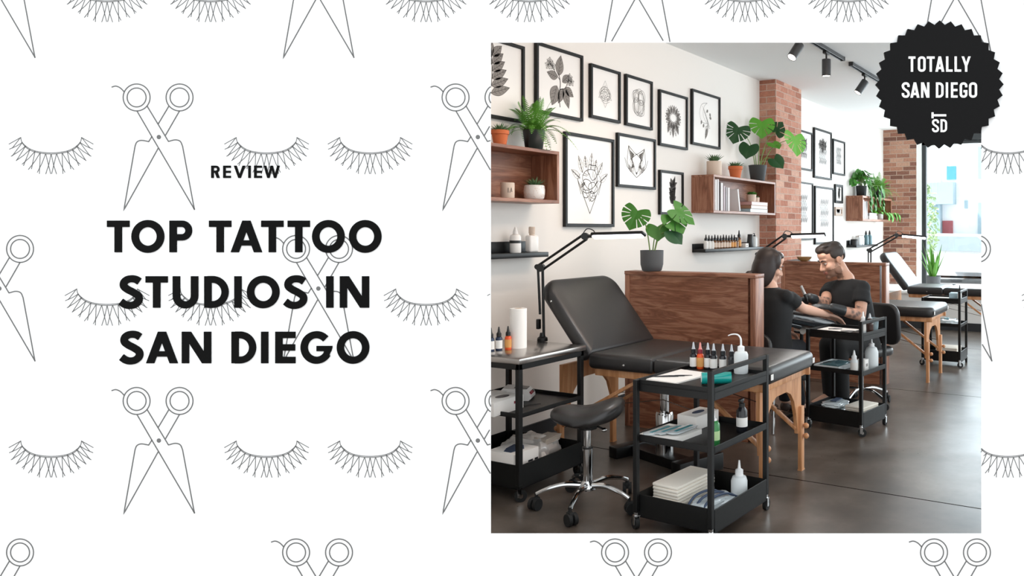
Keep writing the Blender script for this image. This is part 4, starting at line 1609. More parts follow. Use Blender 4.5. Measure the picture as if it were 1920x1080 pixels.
t = thing('potted_pothos', 'pothos with big heart shaped leaves on the far shelf box', 'potted plant', (10.93, 0.4, 1.9))
pot(t, [(0.065, 0), (0.07, 0.004), (0.08, 0.16), (0.073, 0.16), (0.07, 0.145)], 'dark_pot', 0.072, 0.148)
pothos(t, 0.15, 64, 0.3, 0.24, 31, 'leaf_green', 0.32, 0.11)
keep_off_wall(t, 0.485, 0.25, 10.5, 12.03)
t = thing('potted_fern', 'drooping bright fern at the right end of the far shelf box', 'potted plant', (11.78, 0.4, 1.9))
pot(t, [(0.075, 0), (0.08, 0.004), (0.09, 0.13), (0.083, 0.13), (0.08, 0.115)], 'black_pot', 0.082, 0.118)
fern(t, 0.11, 40, 0.36, 0.06, 'fern_green', 33)
keep_off_wall(t, 0.485, 0.25, 10.5, 12.03)
t = thing('potted_pothos', 'small trailing plant inside the far shelf box', 'potted plant', (11.72, 0.36, 1.571))
pot(t, [(0.05, 0), (0.055, 0.004), (0.06, 0.09), (0.054, 0.09), (0.05, 0.08)], 'white_plastic', 0.052, 0.082)
pothos(t, 0.085, 34, 0.17, 0.12, 35, 'leaf_bright', 0.07, 0.08)
keep_off_wall(t, 0.475)
# snake plant on the window sill
t = thing('snake_plant', 'snake plant in a grey pot on the window sill', 'potted plant', (11.6, -0.5, 0.53))
pot(t, [(0.09, 0), (0.095, 0.005), (0.108, 0.19), (0.1, 0.19), (0.096, 0.17)], 'grey_pot', 0.098, 0.172)
m = MB()
r_ = random.Random(8)
for i in range(15):
    a = i * 2.399
    k = i / 15
    el = R(86 - 26 * k)
    d = Vector((math.cos(a) * math.cos(el), math.sin(a) * math.cos(el), math.sin(el)))
    blade(m, Vector((0.05 * math.cos(a) * k, 0.05 * math.sin(a) * k, 0.165)), d, r_.uniform(0.36, 0.62), 0.06, 0.0, 6, 0.2)
m.build('leaves', 'fern_green', t, auto=0)

# ------------------------------------------------------------------ wooden dividers


def divider(label, x, th, y0, y1, h):
    t = thing('wooden_divider', label, 'divider', (x, y0, 0), 0, 'walnut dividers between the stations')
    w = y1 - y0
    MB().box((th / 2, w / 2 + 0.03, h / 2 - 0.01), (th - 0.012, w - 0.06, h - 0.02)).build('panel', 'walnut_along_y', t)
    MB().box((th / 2, w / 2, h - 0.0125), (th + 0.012, w, 0.025), 0.002).build('top_cap', 'walnut_along_y', t)
    MB().box((th / 2, 0.02, (h - 0.026) / 2), (th, 0.04, h - 0.026), 0.002).build('end_post', 'walnut_upright', t)
    MB().box((th / 2, w - 0.02, (h - 0.026) / 2), (th, 0.04, h - 0.026), 0.002).build('end_post', 'walnut_upright', t)
    return t


divider('walnut divider behind the near massage table', 4.6, 0.13, -0.91, 0.14, 1.12)
divider('walnut divider behind the tattoo artist', 6.86, 0.115, -1.14, -0.1, 1.112)
t = thing('wooden_bowl', 'shallow wooden bowl on the divider behind the artist', 'bowl', (6.915, -0.32, 1.112))
MB().lathe([(0.03, 0), (0.035, 0.003), (0.06, 0.02), (0.074, 0.042), (0.07, 0.043), (0.05, 0.022), (0, 0.012)], seg=28).build('bowl', 'bowl_wood', t)
# ------------------------------------------------------------------ furniture


def at(px, py, f):
    """point at depth f metres in front of the camera"""
    return CAM + FWD * f + RIGHT * ((px - 1380) / 1444 * f) + UP * ((430 - py) / 1444 * f)


def cushion(m, w, l, t, r, e, steps=4, crown=0.0):
    """pad centred in x and y, from z=0 to t, corner radius r (one value or four), soft edge e"""
    rs = r if isinstance(r, (tuple, list)) else (r,) * 4
    def outline(ins):
        pts = []
        for (sx, sy, a0), q in zip(((1, -1, -90), (1, 1, 0), (-1, 1, 90), (-1, -1, 180)), rs):
            rr = max(q - ins, 0.004)
            cx, cy = sx * (w / 2 - ins - rr), sy * (l / 2 - ins - rr)
            pts += arc(cx, cy, rr, rr, a0, a0 + 90, 7)
        return pts
    prof = []
    for i in range(steps + 1):
        a = R(90 * i / steps)
        prof.append((e * (1 - math.sin(a)), e * (1 - math.cos(a))))
    prof += [(e * (1 - math.cos(R(90 * i / steps))), t - e * (1 - math.sin(R(90 * i / steps)))) for i in range(steps + 1)]
    prof.append((e + min(w, l) * 0.12, t + crown * 0.6))
    prof.append((e + min(w, l) * 0.25, t + crown))
    vs, fs = [], []
    for ins, z in prof:
        vs += [(p[0], p[1], z) for p in outline(ins)]
    n = 32
    for i in range(len(prof) - 1):
        for k in range(n):
            k2 = (k + 1) % n
            fs.append((i * n + k, i * n + k2, (i + 1) * n + k2, (i + 1) * n + k))
    fs.append(tuple(reversed(range(n))))
    fs.append(tuple(range((len(prof) - 1) * n, len(prof) * n)))
    return m.add(vs, fs, True)


def massage_table(label, loc, back=50, rz=0.0):
    """origin on the floor under the backrest hinge; the foot end points to -y"""
    t = thing('massage_table', label, 'massage table', loc, rz, 'black massage tables with beech legs')
    W = 0.69
    for y0, y1, rr in ((-1.155, -0.449, (0.07, 0.015, 0.015, 0.07)), (-0.445, 0.0, 0.015)):
        m = MB()
        m.xf = Matrix.Translation((0, (y0 + y1) / 2, 0.605))
        if isinstance(rr, tuple):
            rr = (0.07, 0.018, 0.018, 0.07)
        cushion(m, W, y1 - y0, 0.095, rr, 0.032, crown=0.004)
        c = m.build('seat_cushion' if y1 == 0.0 else 'leg_cushion', 'black_leather', t, auto=60)
        if y1 != 0.0:
            for sx in (-1, 1):
                MB().box((sx * (W / 2 - 0.05), -1.156, 0.648), (0.03, 0.004, 0.03), 0.001, 1).build('corner_tag', 'label_white', c)
        else:
            MB().lathe([(0.008, 0), (0.006, 0.004), (0, 0.005)], (-W / 2, -0.25, 0.645), 10, Matrix.Rotation(-PI / 2, 4, 'Y')).build('stud', 'chrome', c)
    m = MB()
    m.xf = Matrix.Translation((0, 0.005, 0.655)) @ Matrix.Rotation(R(back), 4, 'X') @ Matrix.Translation((0, 0.29, -0.045))
    cushion(m, W, 0.56, 0.095, (0.02, 0.11, 0.11, 0.02), 0.034, crown=0.004)
    b = m.build('backrest', 'black_leather', t, auto=60)
    q = MB()
    q.xf = m.xf
    q.lathe([(0.007, 0), (0.005, 0.004), (0, 0.005)], (-W / 2, 0.14, 0.05), 10, Matrix.Rotation(-PI / 2, 4, 'Y'))
    q.build('stud', 'chrome', b)
    m = MB()
    for sx in (-1, 1):
        m.box((sx * 0.29, -0.575, 0.585), (0.022, 1.12, 0.045), 0.004)
    for y in (-1.1, -0.45, -0.02):
        m.box((0, y, 0.585), (0.56, 0.03, 0.04), 0.004)
    m.build('under_frame', 'beech', t)
    for y in (-1.07, 0.25):
        out = [(0.287, 0.6), (0.287, 0.34), (0.27, 0.22), (0.236, 0.22), (0.214, 0.33), (0.18, 0.42), (0.13, 0.472), (0.07, 0.496)]
        pl = MB().prism(out + [(-x, z) for x, z in out[::-1]], y - 0.011, y + 0.011, 'xz').build('arched_board', 'beech', t)
        for sx in (-1, 1):
            m = MB()
            m.box((sx * 0.268, y - 0.018 * (1 if y < 0 else -1), 0.19), (0.042, 0.026, 0.376), 0.003)
            m.box((sx * 0.268, y - 0.018 * (1 if y < 0 else -1), 0.004), (0.044, 0.028, 0.008))
            lg = m.build('leg', 'beech', t)
            for z in (0.205, 0.265):
                MB().ball((sx * 0.268, y - 0.05 * (1 if y < 0 else -1), z), 0.017, 10, 7).build('knob', 'beech', lg)
        for sx in (-1, 1):
            y2 = -0.62 if y < 0 else -0.35
            br = MB().box((0, 0, 0), (0.02, 0.028, (Vector((0, y2 - y, 0.33))).length), 0.003, 2, Vector((0, y2 - y, 0.33)).to_track_quat('Z', 'X').to_matrix())
            br.v = [(p[0] + sx * 0.235, p[1] + (y + y2) / 2, p[2] + 0.415) for p in br.v]
            br.build('brace', 'beech', t)
    m = MB()
    for sx in (-1, 1):
        m.tube([(sx * 0.24, -1.06, 0.33), (sx * 0.24, -0.45, 0.45), (sx * 0.24, 0.24, 0.33)], 0.003, 6)
    m.build('cable', 'steel', t)
    return t


massage_table('black massage table with raised backrest in the foreground', (3.955, -0.30, 0))
massage_table('black massage table with wooden legs beyond the artist, near the far trolley', (7.44, -0.36, 0))
massage_table('far black massage table with raised backrest beside the brick end wall', (9.95, -0.62, 0), 52)

# trolleys


def caster(par, x, y, h=0.075, yaw=0.5):
    c = MB()
    c.xf = Matrix.Translation((x, y, 0)) @ Matrix.Rotation(yaw, 4, 'Z')
    c.cyl((0, 0, h * 0.85), (0, 0, h + 0.012), 0.012, seg=12)
    c.box((0, 0.013, h * 0.62), (0.02, 0.003, h * 0.6), 0.001, 1)
    c.box((0, -0.013, h * 0.62), (0.02, 0.003, h * 0.6), 0.001, 1)
    c.box((0, 0, h * 0.93), (0.026, 0.03, 0.004))
    k = c.build('caster', 'chrome', par)
    w = MB()
    w.xf = c.xf
    w.cyl((0.008, -0.01, h * 0.4), (0.008, 0.01, h * 0.4), h * 0.4, seg=20)
    w.build('wheel', 'rubber', k)
    w = MB()
    w.xf = c.xf
    w.cyl((0.008, -0.0115, h * 0.4), (0.008, 0.0115, h * 0.4), h * 0.15, seg=12)
    w.build('hub', 'chrome', k)


def tray(par, w, d, z, rim, th=0.004):
    m = MB()
    m.box((0, 0, z + th / 2), (w, d, th))
    for s in (-1, 1):
        m.box((s * (w / 2 - 0.003), 0, z + rim / 2), (0.006, d, rim), 0.0015, 1)
        m.box((0, s * (d / 2 - 0.003), z + rim / 2), (w, 0.006, rim), 0.0015, 1)
    return m.build('tray', 'black_metal', par)


def trolley(label, loc, rz, w=0.5, d=0.44):
    t = thing('utility_trolley', label, 'trolley', loc, rz, 'black metal three tier trolleys')
    p = 0.024
    for sx in (-1, 1):
        for sy in (-1, 1):
            top = 0.787 if sy < 0 else 0.708
            MB().box((sx * (w / 2 + p / 2), sy * (d / 2 - p / 2), (0.08 + top) / 2), (p, p, top - 0.08), 0.002, 1).build('post', 'black_metal', t)
            caster(t, sx * (w / 2 + p / 2), sy * (d / 2 - p / 2), 0.07, 0.6 + sx * 0.5 + sy)
    MB().box((0, -(d / 2 - p / 2), 0.777), (w + 2 * p - 0.002, p - 0.004, 0.02), 0.002, 1).build('handle', 'black_metal', t)
    tray(t, w, d, 0.686, 0.022)
    m = MB()
    for s in (-1, 1):
        m.box((s * (w / 2 - 0.003), 0, 0.669), (0.006, d, 0.034), 0.0015, 1)
        m.box((0, s * (d / 2 - 0.003), 0.669), (w, 0.006, 0.034), 0.0015, 1)
    m.build('apron', 'black_metal', t)
    tray(t, w, d, 0.415, 0.032)
    tray(t, w, d, 0.055, 0.108)
    return t


TR1 = (3.285, -1.255, 0)
trolley('black metal trolley in the foreground, its top lined with ink bottles', TR1, R(-3))
TR2 = (5.3, -1.3, 0)
trolley('black metal trolley in front of the seated artist', TR2, R(-8), 0.36)
TR3 = (8.25, -1.375, 0)
trolley('far black metal trolley beyond the second massage table', TR3, R(0), 0.34, 0.4)

# steel topped cart at the left
CX0, CX1, CY0, CY1 = 3.035, 3.565, -0.305, 0.27
t = cart = thing('steel_top_cart', 'black frame cart with a stainless steel top at the left edge', 'cart', ((CX0 + CX1) / 2, (CY0 + CY1) / 2, 0))
w, d = CX1 - CX0, CY1 - CY0
MB().box((0, 0, 0.735), (w + 0.02, d + 0.02, 0.03), 0.004).build('top', 'steel', t)
m = MB()
for s in (-1, 1):
    m.box((s * (w / 2 - 0.012), 0, 0.705), (0.024, d, 0.03), 0.002, 1)
    m.box((0, s * (d / 2 - 0.012), 0.705), (w, 0.024, 0.03), 0.002, 1)
m.build('top_frame', 'black_metal', t)
for sx in (-1, 1):
    for sy in (-1, 1):
        MB().box((sx * (w / 2 - 0.014), sy * (d / 2 - 0.014), 0.395), (0.028, 0.028, 0.61), 0.002, 1).build('post', 'black_metal', t)
        caster(t, sx * (w / 2 - 0.02), sy * (d / 2 - 0.02), 0.08, 0.4 + sx)
tray(t, w - 0.004, d - 0.004, 0.44, 0.024)
tray(t, w - 0.004, d - 0.004, 0.07, 0.125)

# things on the cart
Z0 = 0.75
def roll(label, loc, r, h):
    t = thing('paper_towel_roll', label, 'paper roll', loc)
    MB().lathe([(r, 0), (r, h), (0.02, h), (0.02, h - 0.03), (0, h - 0.03)], seg=32).build('paper', 'paper_white', t, auto=50)
    MB().lathe([(0.021, h - 0.04), (0.021, h + 0.001), (0.018, h + 0.001), (0.018, h - 0.04)], seg=20).build('core', 'beige_pot', t)
    return t
roll('white paper towel roll standing on the steel cart top beside the lamp', (3.325, -0.03, Z0), 0.047, 0.222)
roll('white paper towel roll cut by the left edge, nearer the corner of the steel top', (3.05, 0.02, Z0), 0.045, 0.222)
for i, (x, y, b, q) in enumerate(((3.12, 0.03, 'label_white', 'pale ink bottle beside the cut-off towel roll on the steel top'), (3.16, 0.015, 'ink_blue_glass', 'dark blue ink bottle second from the left on the steel top'), (3.205, 0.0, 'ink_blue_glass', 'dark blue ink bottle beside the orange one on the steel top'), (3.255, -0.02, 'ink_orange', 'orange ink bottle on the steel top'))):
    dropper(q, (x, y, Z0), 0.13, 0.0185, b if b != 'label_white' else 'milky_plastic', 'label_white' if i < 3 else 'label_amber', group='ink bottles on the steel cart')
mat('panel_dark', '#2b2c30', 0.3)
mat('ink_red', '#8a2633', 0.5)


def power_supply(label, loc, rz):
    t = thing('power_supply', label, 'power supply', loc, rz, 'white tattoo power supplies on the cart')
    m = MB()
    m.prism([(-0.085, 0), (0.07, 0), (0.085, 0.012), (0.083, 0.028), (0.055, 0.062), (-0.075, 0.072), (-0.085, 0.06)], -0.06, 0.06, 'xz')
    m.build('body', 'white_plastic', t)
    MB().box((0.02, 0, 0.067), (0.075, 0.07, 0.003), 0.001, 1, Matrix.Rotation(R(5.5), 3, 'Y')).build('display', 'panel_dark', t)
    for y, mm in ((-0.03, 'ink_red'), (0.0, 'ink_red'), (0.03, 'panel_dark')):
        MB().cyl((0.072, y, 0.036), (0.082, y, 0.044), 0.009, seg=12).build('button', mm, t)
    return t


power_supply('white tattoo power supply with red knobs on the middle shelf of the cart', (3.38, 0.02, 0.444), R(-60))
t = thing('glove_box', 'white tissue box with a dark oval opening on the middle shelf of the cart', 'box', (3.1, -0.1, 0.444), R(4))
MB().box((0, 0, 0.037), (0.24, 0.14, 0.074), 0.003).build('body', 'paper_white', t)
MB().lathe([(0.036, 0), (0.036, 0.001), (0, 0.0012)], (0.03, 0, 0.0737), 20, Matrix.Diagonal((1.3, 0.8, 1)).to_3x3()).build('opening', 'panel_dark', t)
MB().box((0.06, -0.0705, 0.045), (0.04, 0.001, 0.014)).build('label', 'ink_red', t)
t = thing('glove_box', 'white box beside the tissue box on the middle shelf of the cart', 'box', (3.235, 0.06, 0.444), R(8))
MB().box((0, 0, 0.03), (0.12, 0.1, 0.06), 0.003).build('body', 'paper_white', t)
MB().box((0, -0.0505, 0.03), (0.07, 0.001, 0.02)).build('label', 'ink_light', t)
m = MB()
m.tube(smooth_path([(3.17, -0.05, 0.446), (3.24, -0.13, 0.447), (3.29, -0.15, 0.447), (3.33, -0.19, 0.447)], 8), 0.003, 6)
tag(m.build('clip_cord', 'steel'), 'thin pale cord lying on the middle shelf of the cart', 'cord')
m = MB()
m.tube(smooth_path([(3.36, 0.285, 0.7), (3.34, 0.285, 0.55), (3.31, 0.285, 0.46), (3.32, 0.285, 0.3), (3.2, 0.285, 0.21)], 8), 0.003, 6)
m.v = [(p[0] - (CX0 + CX1) / 2, p[1] - (CY0 + CY1) / 2, p[2]) for p in m.v]
m.build('power_cord', 'black_plastic', cart)
mat('box_blue', '#3c4a63', 0.6)
t = thing('glove_box', 'white glove box with a dark blue top print in the bottom tray of the cart', 'box', (3.14, -0.165, 0.074), R(0))
MB().box((0, 0, 0.09), (0.19, 0.19, 0.16), 0.004).build('body', 'paper_white', t)
m = MB()
m.prism([(-0.07, -0.05), (0.02, -0.06), (0.07, -0.01), (0.06, 0.05), (-0.02, 0.03), (-0.07, 0.0)], 0.17, 0.1712, 'xy')
m.build('top_print', 'box_blue', t)
m = MB()
m.box((0.03, -0.0955, 0.1), (0.035, 0.001, 0.03))
m.box((0.075, -0.0955, 0.1), (0.025, 0.001, 0.03))
m.build('label', 'panel_dark', t)
MB().box((-0.04, -0.0955, 0.07), (0.05, 0.001, 0.05)).build('label', 'ink_light', t)


def lump(m, c, size, seed, amp=0.25, seg=26, rings=16, flat=0.0):
    """crumpled bag-like lump"""
    vs, fs = [], []
    for i in range(rings + 1):
        th = PI * i / rings
        for k in range(seg):
            a = 2 * PI * k / seg
            p = Vector((math.sin(th) * math.cos(a), math.sin(th) * math.sin(a), -math.cos(th)))
            q = Vector((math.copysign(abs(p.x) ** 0.6, p.x), math.copysign(abs(p.y) ** 0.6, p.y), math.copysign(abs(p.z) ** 0.7, p.z)))
            f = 1 + amp * mnoise.noise(p * 2.6 + Vector((seed, 0, 0))) + amp * 0.5 * mnoise.noise(p * 6 + Vector((0, seed, 0)))
            v = Vector((q.x * size[0] / 2 * f, q.y * size[1] / 2 * f, max(-1.0, q.z * f) * size[2] / 2 + size[2] / 2))
            vs.append(v + Vector(c))
    for i in range(rings):
        for k in range(seg):
            k2 = (k + 1) % seg
            fs.append((i * seg + k, i * seg + k2, (i + 1) * seg + k2, (i + 1) * seg + k))
    return m.add(vs, fs, True)


mat('clear_film', '#cfc9c4', 0.12, spec=0.7, coat=0.6)
mat('cotton', '#c9bbae', 0.9)
t = thing('supply_bag', 'crumpled clear plastic bag of pads in the bottom tray of the cart', 'bag', (3.4, -0.06, 0.074), R(5))
m = MB()
lump(m, (0, 0, 0), (0.26, 0.3, 0.16), 3.0, 0.28)
b = m.build('film', 'clear_film', t)
m = MB()
for i in range(5):
    m.box((0.02 + 0.004 * i, -0.08, 0.135 + 0.006 * i), (0.15, 0.1, 0.005), 0.002, 1)
m.build('pads', 'cotton', t)

# saddle stool
ST = (3.17, -0.64, 0)
t = thing('saddle_stool', 'black saddle stool on a chrome five-arm base', 'stool', ST)
m = MB()
# seat: rings from centre to rim, upper and lower skins
def saddle(u, v):
    """height of the seat over its mid level; u from the low front (-1) to the high back (1), v across"""
    return 0.014 * u + 0.034 * max(0, u - 0.2) ** 1.5 - 0.02 * math.exp(-((u + 0.1) / 0.42) ** 2) - 0.026 * v * v * (1 - 0.5 * max(0, u))
rings, seg = 9, 40
L2, W2 = 0.188, 0.19
def rimpt(a):
    c, s = math.cos(a), math.sin(a)
    u = math.copysign(abs(c) ** 0.8, c)
    v = math.copysign(abs(s) ** 0.9, s) * (0.86 + 0.16 * u)
    return u, v
prof = [(0.0, 1.0), (0.3, 1.0), (0.6, 0.98), (0.8, 0.9), (0.92, 0.72), (0.985, 0.4), (1.0, 0.0), (0.985, -0.4), (0.9, -0.8), (0.7, -1.0), (0.0, -1.0)]
vs, fs = [], []
for rr_, hh in prof:
    for k in range(seg):
        u, v = rimpt(2 * PI * k / seg)
        z = saddle(u * rr_, v * rr_)
        if hh < 0:
            z *= 0.55
        p = RIGHT * (u * rr_ * L2) - FWD * (v * rr_ * W2) + UP * (0.487 + z + hh * 0.04)
        vs.append(p)
for i in range(len(prof) - 1):
    for k in range(seg):
        k2 = (k + 1) % seg
        fs.append((i * seg + k, (i + 1) * seg + k, (i + 1) * seg + k2, i * seg + k2))
m = MB()
m.add(vs, fs, True)
m.build('seat', 'black_leather', t, auto=80)
m = MB()
m.cyl((0, 0, 0.40), (0, 0, 0.445), 0.05, seg=16)
m.box((0, 0, 0.43), (0.16, 0.13, 0.02), 0.004)
m.build('seat_plate', 'black_metal', t)
MB().cyl((0, 0, 0.3), (0, 0, 0.405), 0.017, seg=20).build('piston', 'chrome', t)
m = MB().cyl((0, 0, 0.105), (0, 0, 0.3), 0.026, seg=24)
m.build('column', 'chrome', t)
MB().cyl((0, 0, 0.298), (0, 0, 0.306), 0.0275, seg=24).build('collar', 'black_plastic', t)
lv = MB()
e = RIGHT * 0.085 - FWD * 0.0
lv.tube([Vector((0, 0, 0.415)), e * 0.6 + UP * 0.41, e + UP * 0.395], 0.005, 8)
l_ = lv.build('lever', 'black_metal', t)
MB().ball(e + UP * 0.392, (0.016, 0.016, 0.012)).build('lever_knob', 'chrome', l_)
m = MB().lathe([(0.032, 0.085), (0.045, 0.09), (0.045, 0.105), (0.03, 0.13), (0.026, 0.135)], seg=24)
m.build('hub', 'chrome', t)
for k in range(5):
    a = R(55 + 72 * k)
    d = Vector((math.cos(a), math.sin(a), 0))
    arm = MB().tube(smooth_path([d * 0.03 + UP * 0.112, d * 0.12 + UP * 0.118, d * 0.21 + UP * 0.098, d * 0.255 + UP * 0.078], 5), [0.016, 0.0155, 0.015, 0.0145, 0.014, 0.0135, 0.013, 0.0125, 0.012, 0.0115, 0.011, 0.0105, 0.0105, 0.0105, 0.011, 0.011], 10)
    ao = arm.build('base_arm', 'chrome', t)
    cm = MB()
    cm.xf = Matrix.Translation(d * 0.255) @ Matrix.Rotation(a + 0.9, 4, 'Z')
    for s in (-1, 1):
        cm.cyl((0.01, s * 0.006, 0.03), (0.01, s * 0.024, 0.03), 0.03, seg=20)
    cm.box((0.004, 0, 0.048), (0.04, 0.03, 0.034), 0.008)
    cm.cyl((0, 0, 0.05), (0, 0, 0.085), 0.008, seg=8)
    cm.build('caster', 'rubber', ao)

# pedestal under the near table (chrome column on black floor plates)
t = thing('pedestal_stand', 'chrome column stand on black floor plates beneath the near table', 'stand', (3.97, -0.6, 0), R(-18))
MB().cyl((0, 0, 0.3), (0, 0, 0.56), 0.029, seg=24).build('piston', 'chrome', t)
m = MB().lathe([(0.056, 0.05), (0.056, 0.3), (0.05, 0.315), (0.03, 0.32)], seg=28)
m.build('column', 'chrome', t)
m = MB()
m.box((0, 0, 0.03), (0.12, 0.62, 0.06), 0.006)
m.box((0, -0.3, 0.05), (0.34, 0.08, 0.1), 0.006)
m.box((0, 0.3, 0.035), (0.34, 0.08, 0.07), 0.006)
m.build('floor_plate', 'black_metal', t)
t2 = dup(t, (7.3, -0.62, 0), R(-5), 'dark column stand on floor plates under the second massage table')

# things on the near trolley
m0 = Matrix.Translation(TR1) @ Matrix.Rotation(R(-3), 4, 'Z')
ZT, ZM, ZB = 0.6905, 0.4195, 0.0595
NZ = ['nozzle_clear', 'nozzle_pink', 'nozzle_clear', 'nozzle_clear', 'nozzle_clear', 'nozzle_clear']
DESC = ['black ink bottle at the left end of the row on the near trolley', 'orange ink bottle in the row on the near trolley', 'black ink bottle right of the orange one on the near trolley', 'fourth ink bottle from the left on the near trolley', 'fifth ink bottle from the left on the near trolley', 'rightmost ink bottle of the row, beside the wash bottle on the near trolley']
for i, (x, y) in enumerate(((3.5, -1.075), (3.507, -1.112), (3.515, -1.153), (3.505, -1.193), (3.515, -1.242), (3.52, -1.29))):
    dropper(DESC[i], (x, y, ZT), 0.138, 0.0185, 'ink_orange' if i == 1 else 'ink_black_glass', 'label_amber' if i == 1 else ('label_white' if i != 5 else 'panel_dark'), 'ink_black_glass' if i != 1 else 'ink_red', NZ[i], 'ink bottles on the near trolley')
t = thing('wash_bottle', 'white wash bottle with a bent spout on the near trolley', 'bottle', (3.49, -1.36, ZT))
bottle_part([(0.034, 0), (0.036, 0.005), (0.036, 0.095), (0.03, 0.108), (0.016, 0.112)], seg=24).build('body', 'milky_plastic', t)
bottle_part([(0.018, 0.11), (0.018, 0.135), (0.008, 0.14)], seg=20).build('cap', 'nozzle_white', t)
pts = smooth_path([UP * 0.138, UP * 0.175 - RIGHT * 0.002, UP * 0.195 - RIGHT * 0.018, UP * 0.197 - RIGHT * 0.045, UP * 0.19 - RIGHT * 0.066], 6)
MB().tube(pts, [0.0055 - 0.003 * k / (len(pts) - 1) for k in range(len(pts))], 10).build('spout', 'nozzle_white', t)
t = thing('paper_sheet', 'white paper sheet with tools laid on the near trolley', 'paper', (3.255, -1.13, ZT), R(-8))
m = MB()
for i in range(3):
    m.box((0.002 * i, 0.001 * i, 0.0012 + 0.0022 * i), (0.3 - 0.004 * i, 0.21, 0.0016))
m.build('sheets', 'paper_white', t)
zt = ZT + 0.0069
for i, (x, y, a, q) in enumerate(((3.2, -1.09, -62, 'left'), (3.225, -1.11, -60, 'middle'), (3.25, -1.14, -52, 'right'))):
    t = thing('tweezers', 'thin steel tool on the paper sheet, %s one of three' % q, 'tool', (x, y, zt), R(a), 'steel tools on the paper')
    m = MB()
    m.tube(smooth_path([(-0.07, 0.0, 0.002), (0.0, 0.005, 0.003), (0.065, 0.001, 0.002)], 6), [0.0015, 0.0016, 0.0018, 0.002, 0.0022, 0.0024, 0.0024, 0.0023, 0.002, 0.0017, 0.0014, 0.0012, 0.001], 6)
    m.tube(smooth_path([(-0.07, 0.0, 0.002), (0.0, -0.005, 0.003), (0.065, -0.001, 0.002)], 6), [0.0015, 0.0016, 0.0018, 0.002, 0.0022, 0.0024, 0.0024, 0.0023, 0.002, 0.0017, 0.0014, 0.0012, 0.001], 6)
    m.build('arms', 'panel_dark', t)
mat('teal_wrap', '#149a92', 0.22, coat=0.4)
t = thing('wrap_roll', 'roll of shiny teal wrap lying on the near trolley', 'roll', (3.19, -1.38, ZT + 0.0285), R(-55))
m = MB().tube([(-0.07, 0, 0), (0.07, 0, 0)], 0.028, 24)
m.build('wrap', 'teal_wrap', t)
m = MB()
for s in (-1, 1):
    m.tube([(s * 0.068, 0, 0), (s * 0.0712, 0, 0)], 0.018, 20)
m.build('core', 'label_white', t)
# middle tier
t = thing('paper_pad', 'white pad on the middle tier of the near trolley, beneath the needle pouches', 'paper', (3.17, -1.14, ZM), R(-6))
m = MB()
for i in range(6):
    m.box((0.0, 0.001 * (i % 2), 0.002 + 0.004 * i), (0.24, 0.2, 0.0034))
m.build('sheets', 'paper_white', t)
mat('pouch_film', '#d5dde0', 0.12, coat=0.8, spec=0.6)
mat('teal_strip', '#2f7f88', 0.5)
for i, (dx, a) in enumerate(((-0.06, -6), (0.0, -9), (0.06, -4))):
    t = thing('needle_pouch', 'clear sterile pouch with a teal strip, %s one of three on the near trolley' % ('left', 'middle', 'right')[i], 'pouch', (3.17 + dx * 0.35, -1.14 - dx * 0.9, ZM + 0.0245 + 0.0045 * i), R(a), 'needle pouches on the near trolley')
    m = MB()
    lump(m, (0, 0, 0), (0.2, 0.075, 0.006), i + 1.0, 0.12)
    m.build('film', 'pouch_film', t)
    MB().box((0.01, 0.0, 0.0065), (0.14, 0.016, 0.002), 0.0006, 1).build('strip', 'teal_strip', t)
t = thing('tissue_box', 'white tissue box on the middle tier of the near trolley', 'box', (3.42, -1.15, ZM), R(-5))
MB().box((0, 0, 0.034), (0.2, 0.12, 0.068), 0.003).build('body', 'paper_white', t)
MB().lathe([(0.03, 0), (0.03, 0.001), (0, 0.0012)], (0, 0, 0.0677), 20, Matrix.Diagonal((1.6, 0.7, 1)).to_3x3()).build('opening', 'box_blue', t)
mat('soap_green', '#2f7a3f', 0.2)
t = thing('soap_bottle', 'green soap bottle with a white nozzle on the middle tier of the near trolley', 'bottle', (3.13, -1.40, ZM))
bottle_part([(0.026, 0), (0.028, 0.005), (0.028, 0.098), (0.02, 0.112), (0.012, 0.116)], seg=20).build('body', 'soap_green', t)
bottle_part([(0.0285, 0.028), (0.0285, 0.07)], seg=20).build('label', 'leaf_pale', t)
bottle_part([(0.014, 0.114), (0.014, 0.126), (0.006, 0.13), (0.0025, 0.165)], seg=14).build('nozzle', 'nozzle_white', t)
t = thing('spray_bottle', 'black spray bottle with a white label on the middle tier of the near trolley', 'bottle', (3.40, -1.41, ZM))
bottle_part([(0.026, 0), (0.028, 0.005), (0.028, 0.105), (0.014, 0.125)], seg=20).build('body', 'ink_black_glass', t)
bottle_part([(0.0285, 0.03), (0.0285, 0.075)], seg=20).build('label', 'label_white', t)
m = bottle_part([(0.015, 0.122), (0.015, 0.142), (0.007, 0.144), (0.007, 0.155)], seg=14)
m.box((-0.008, 0, 0.158), (0.04, 0.016, 0.014), 0.003)
m.build('pump', 'black_plastic', t)
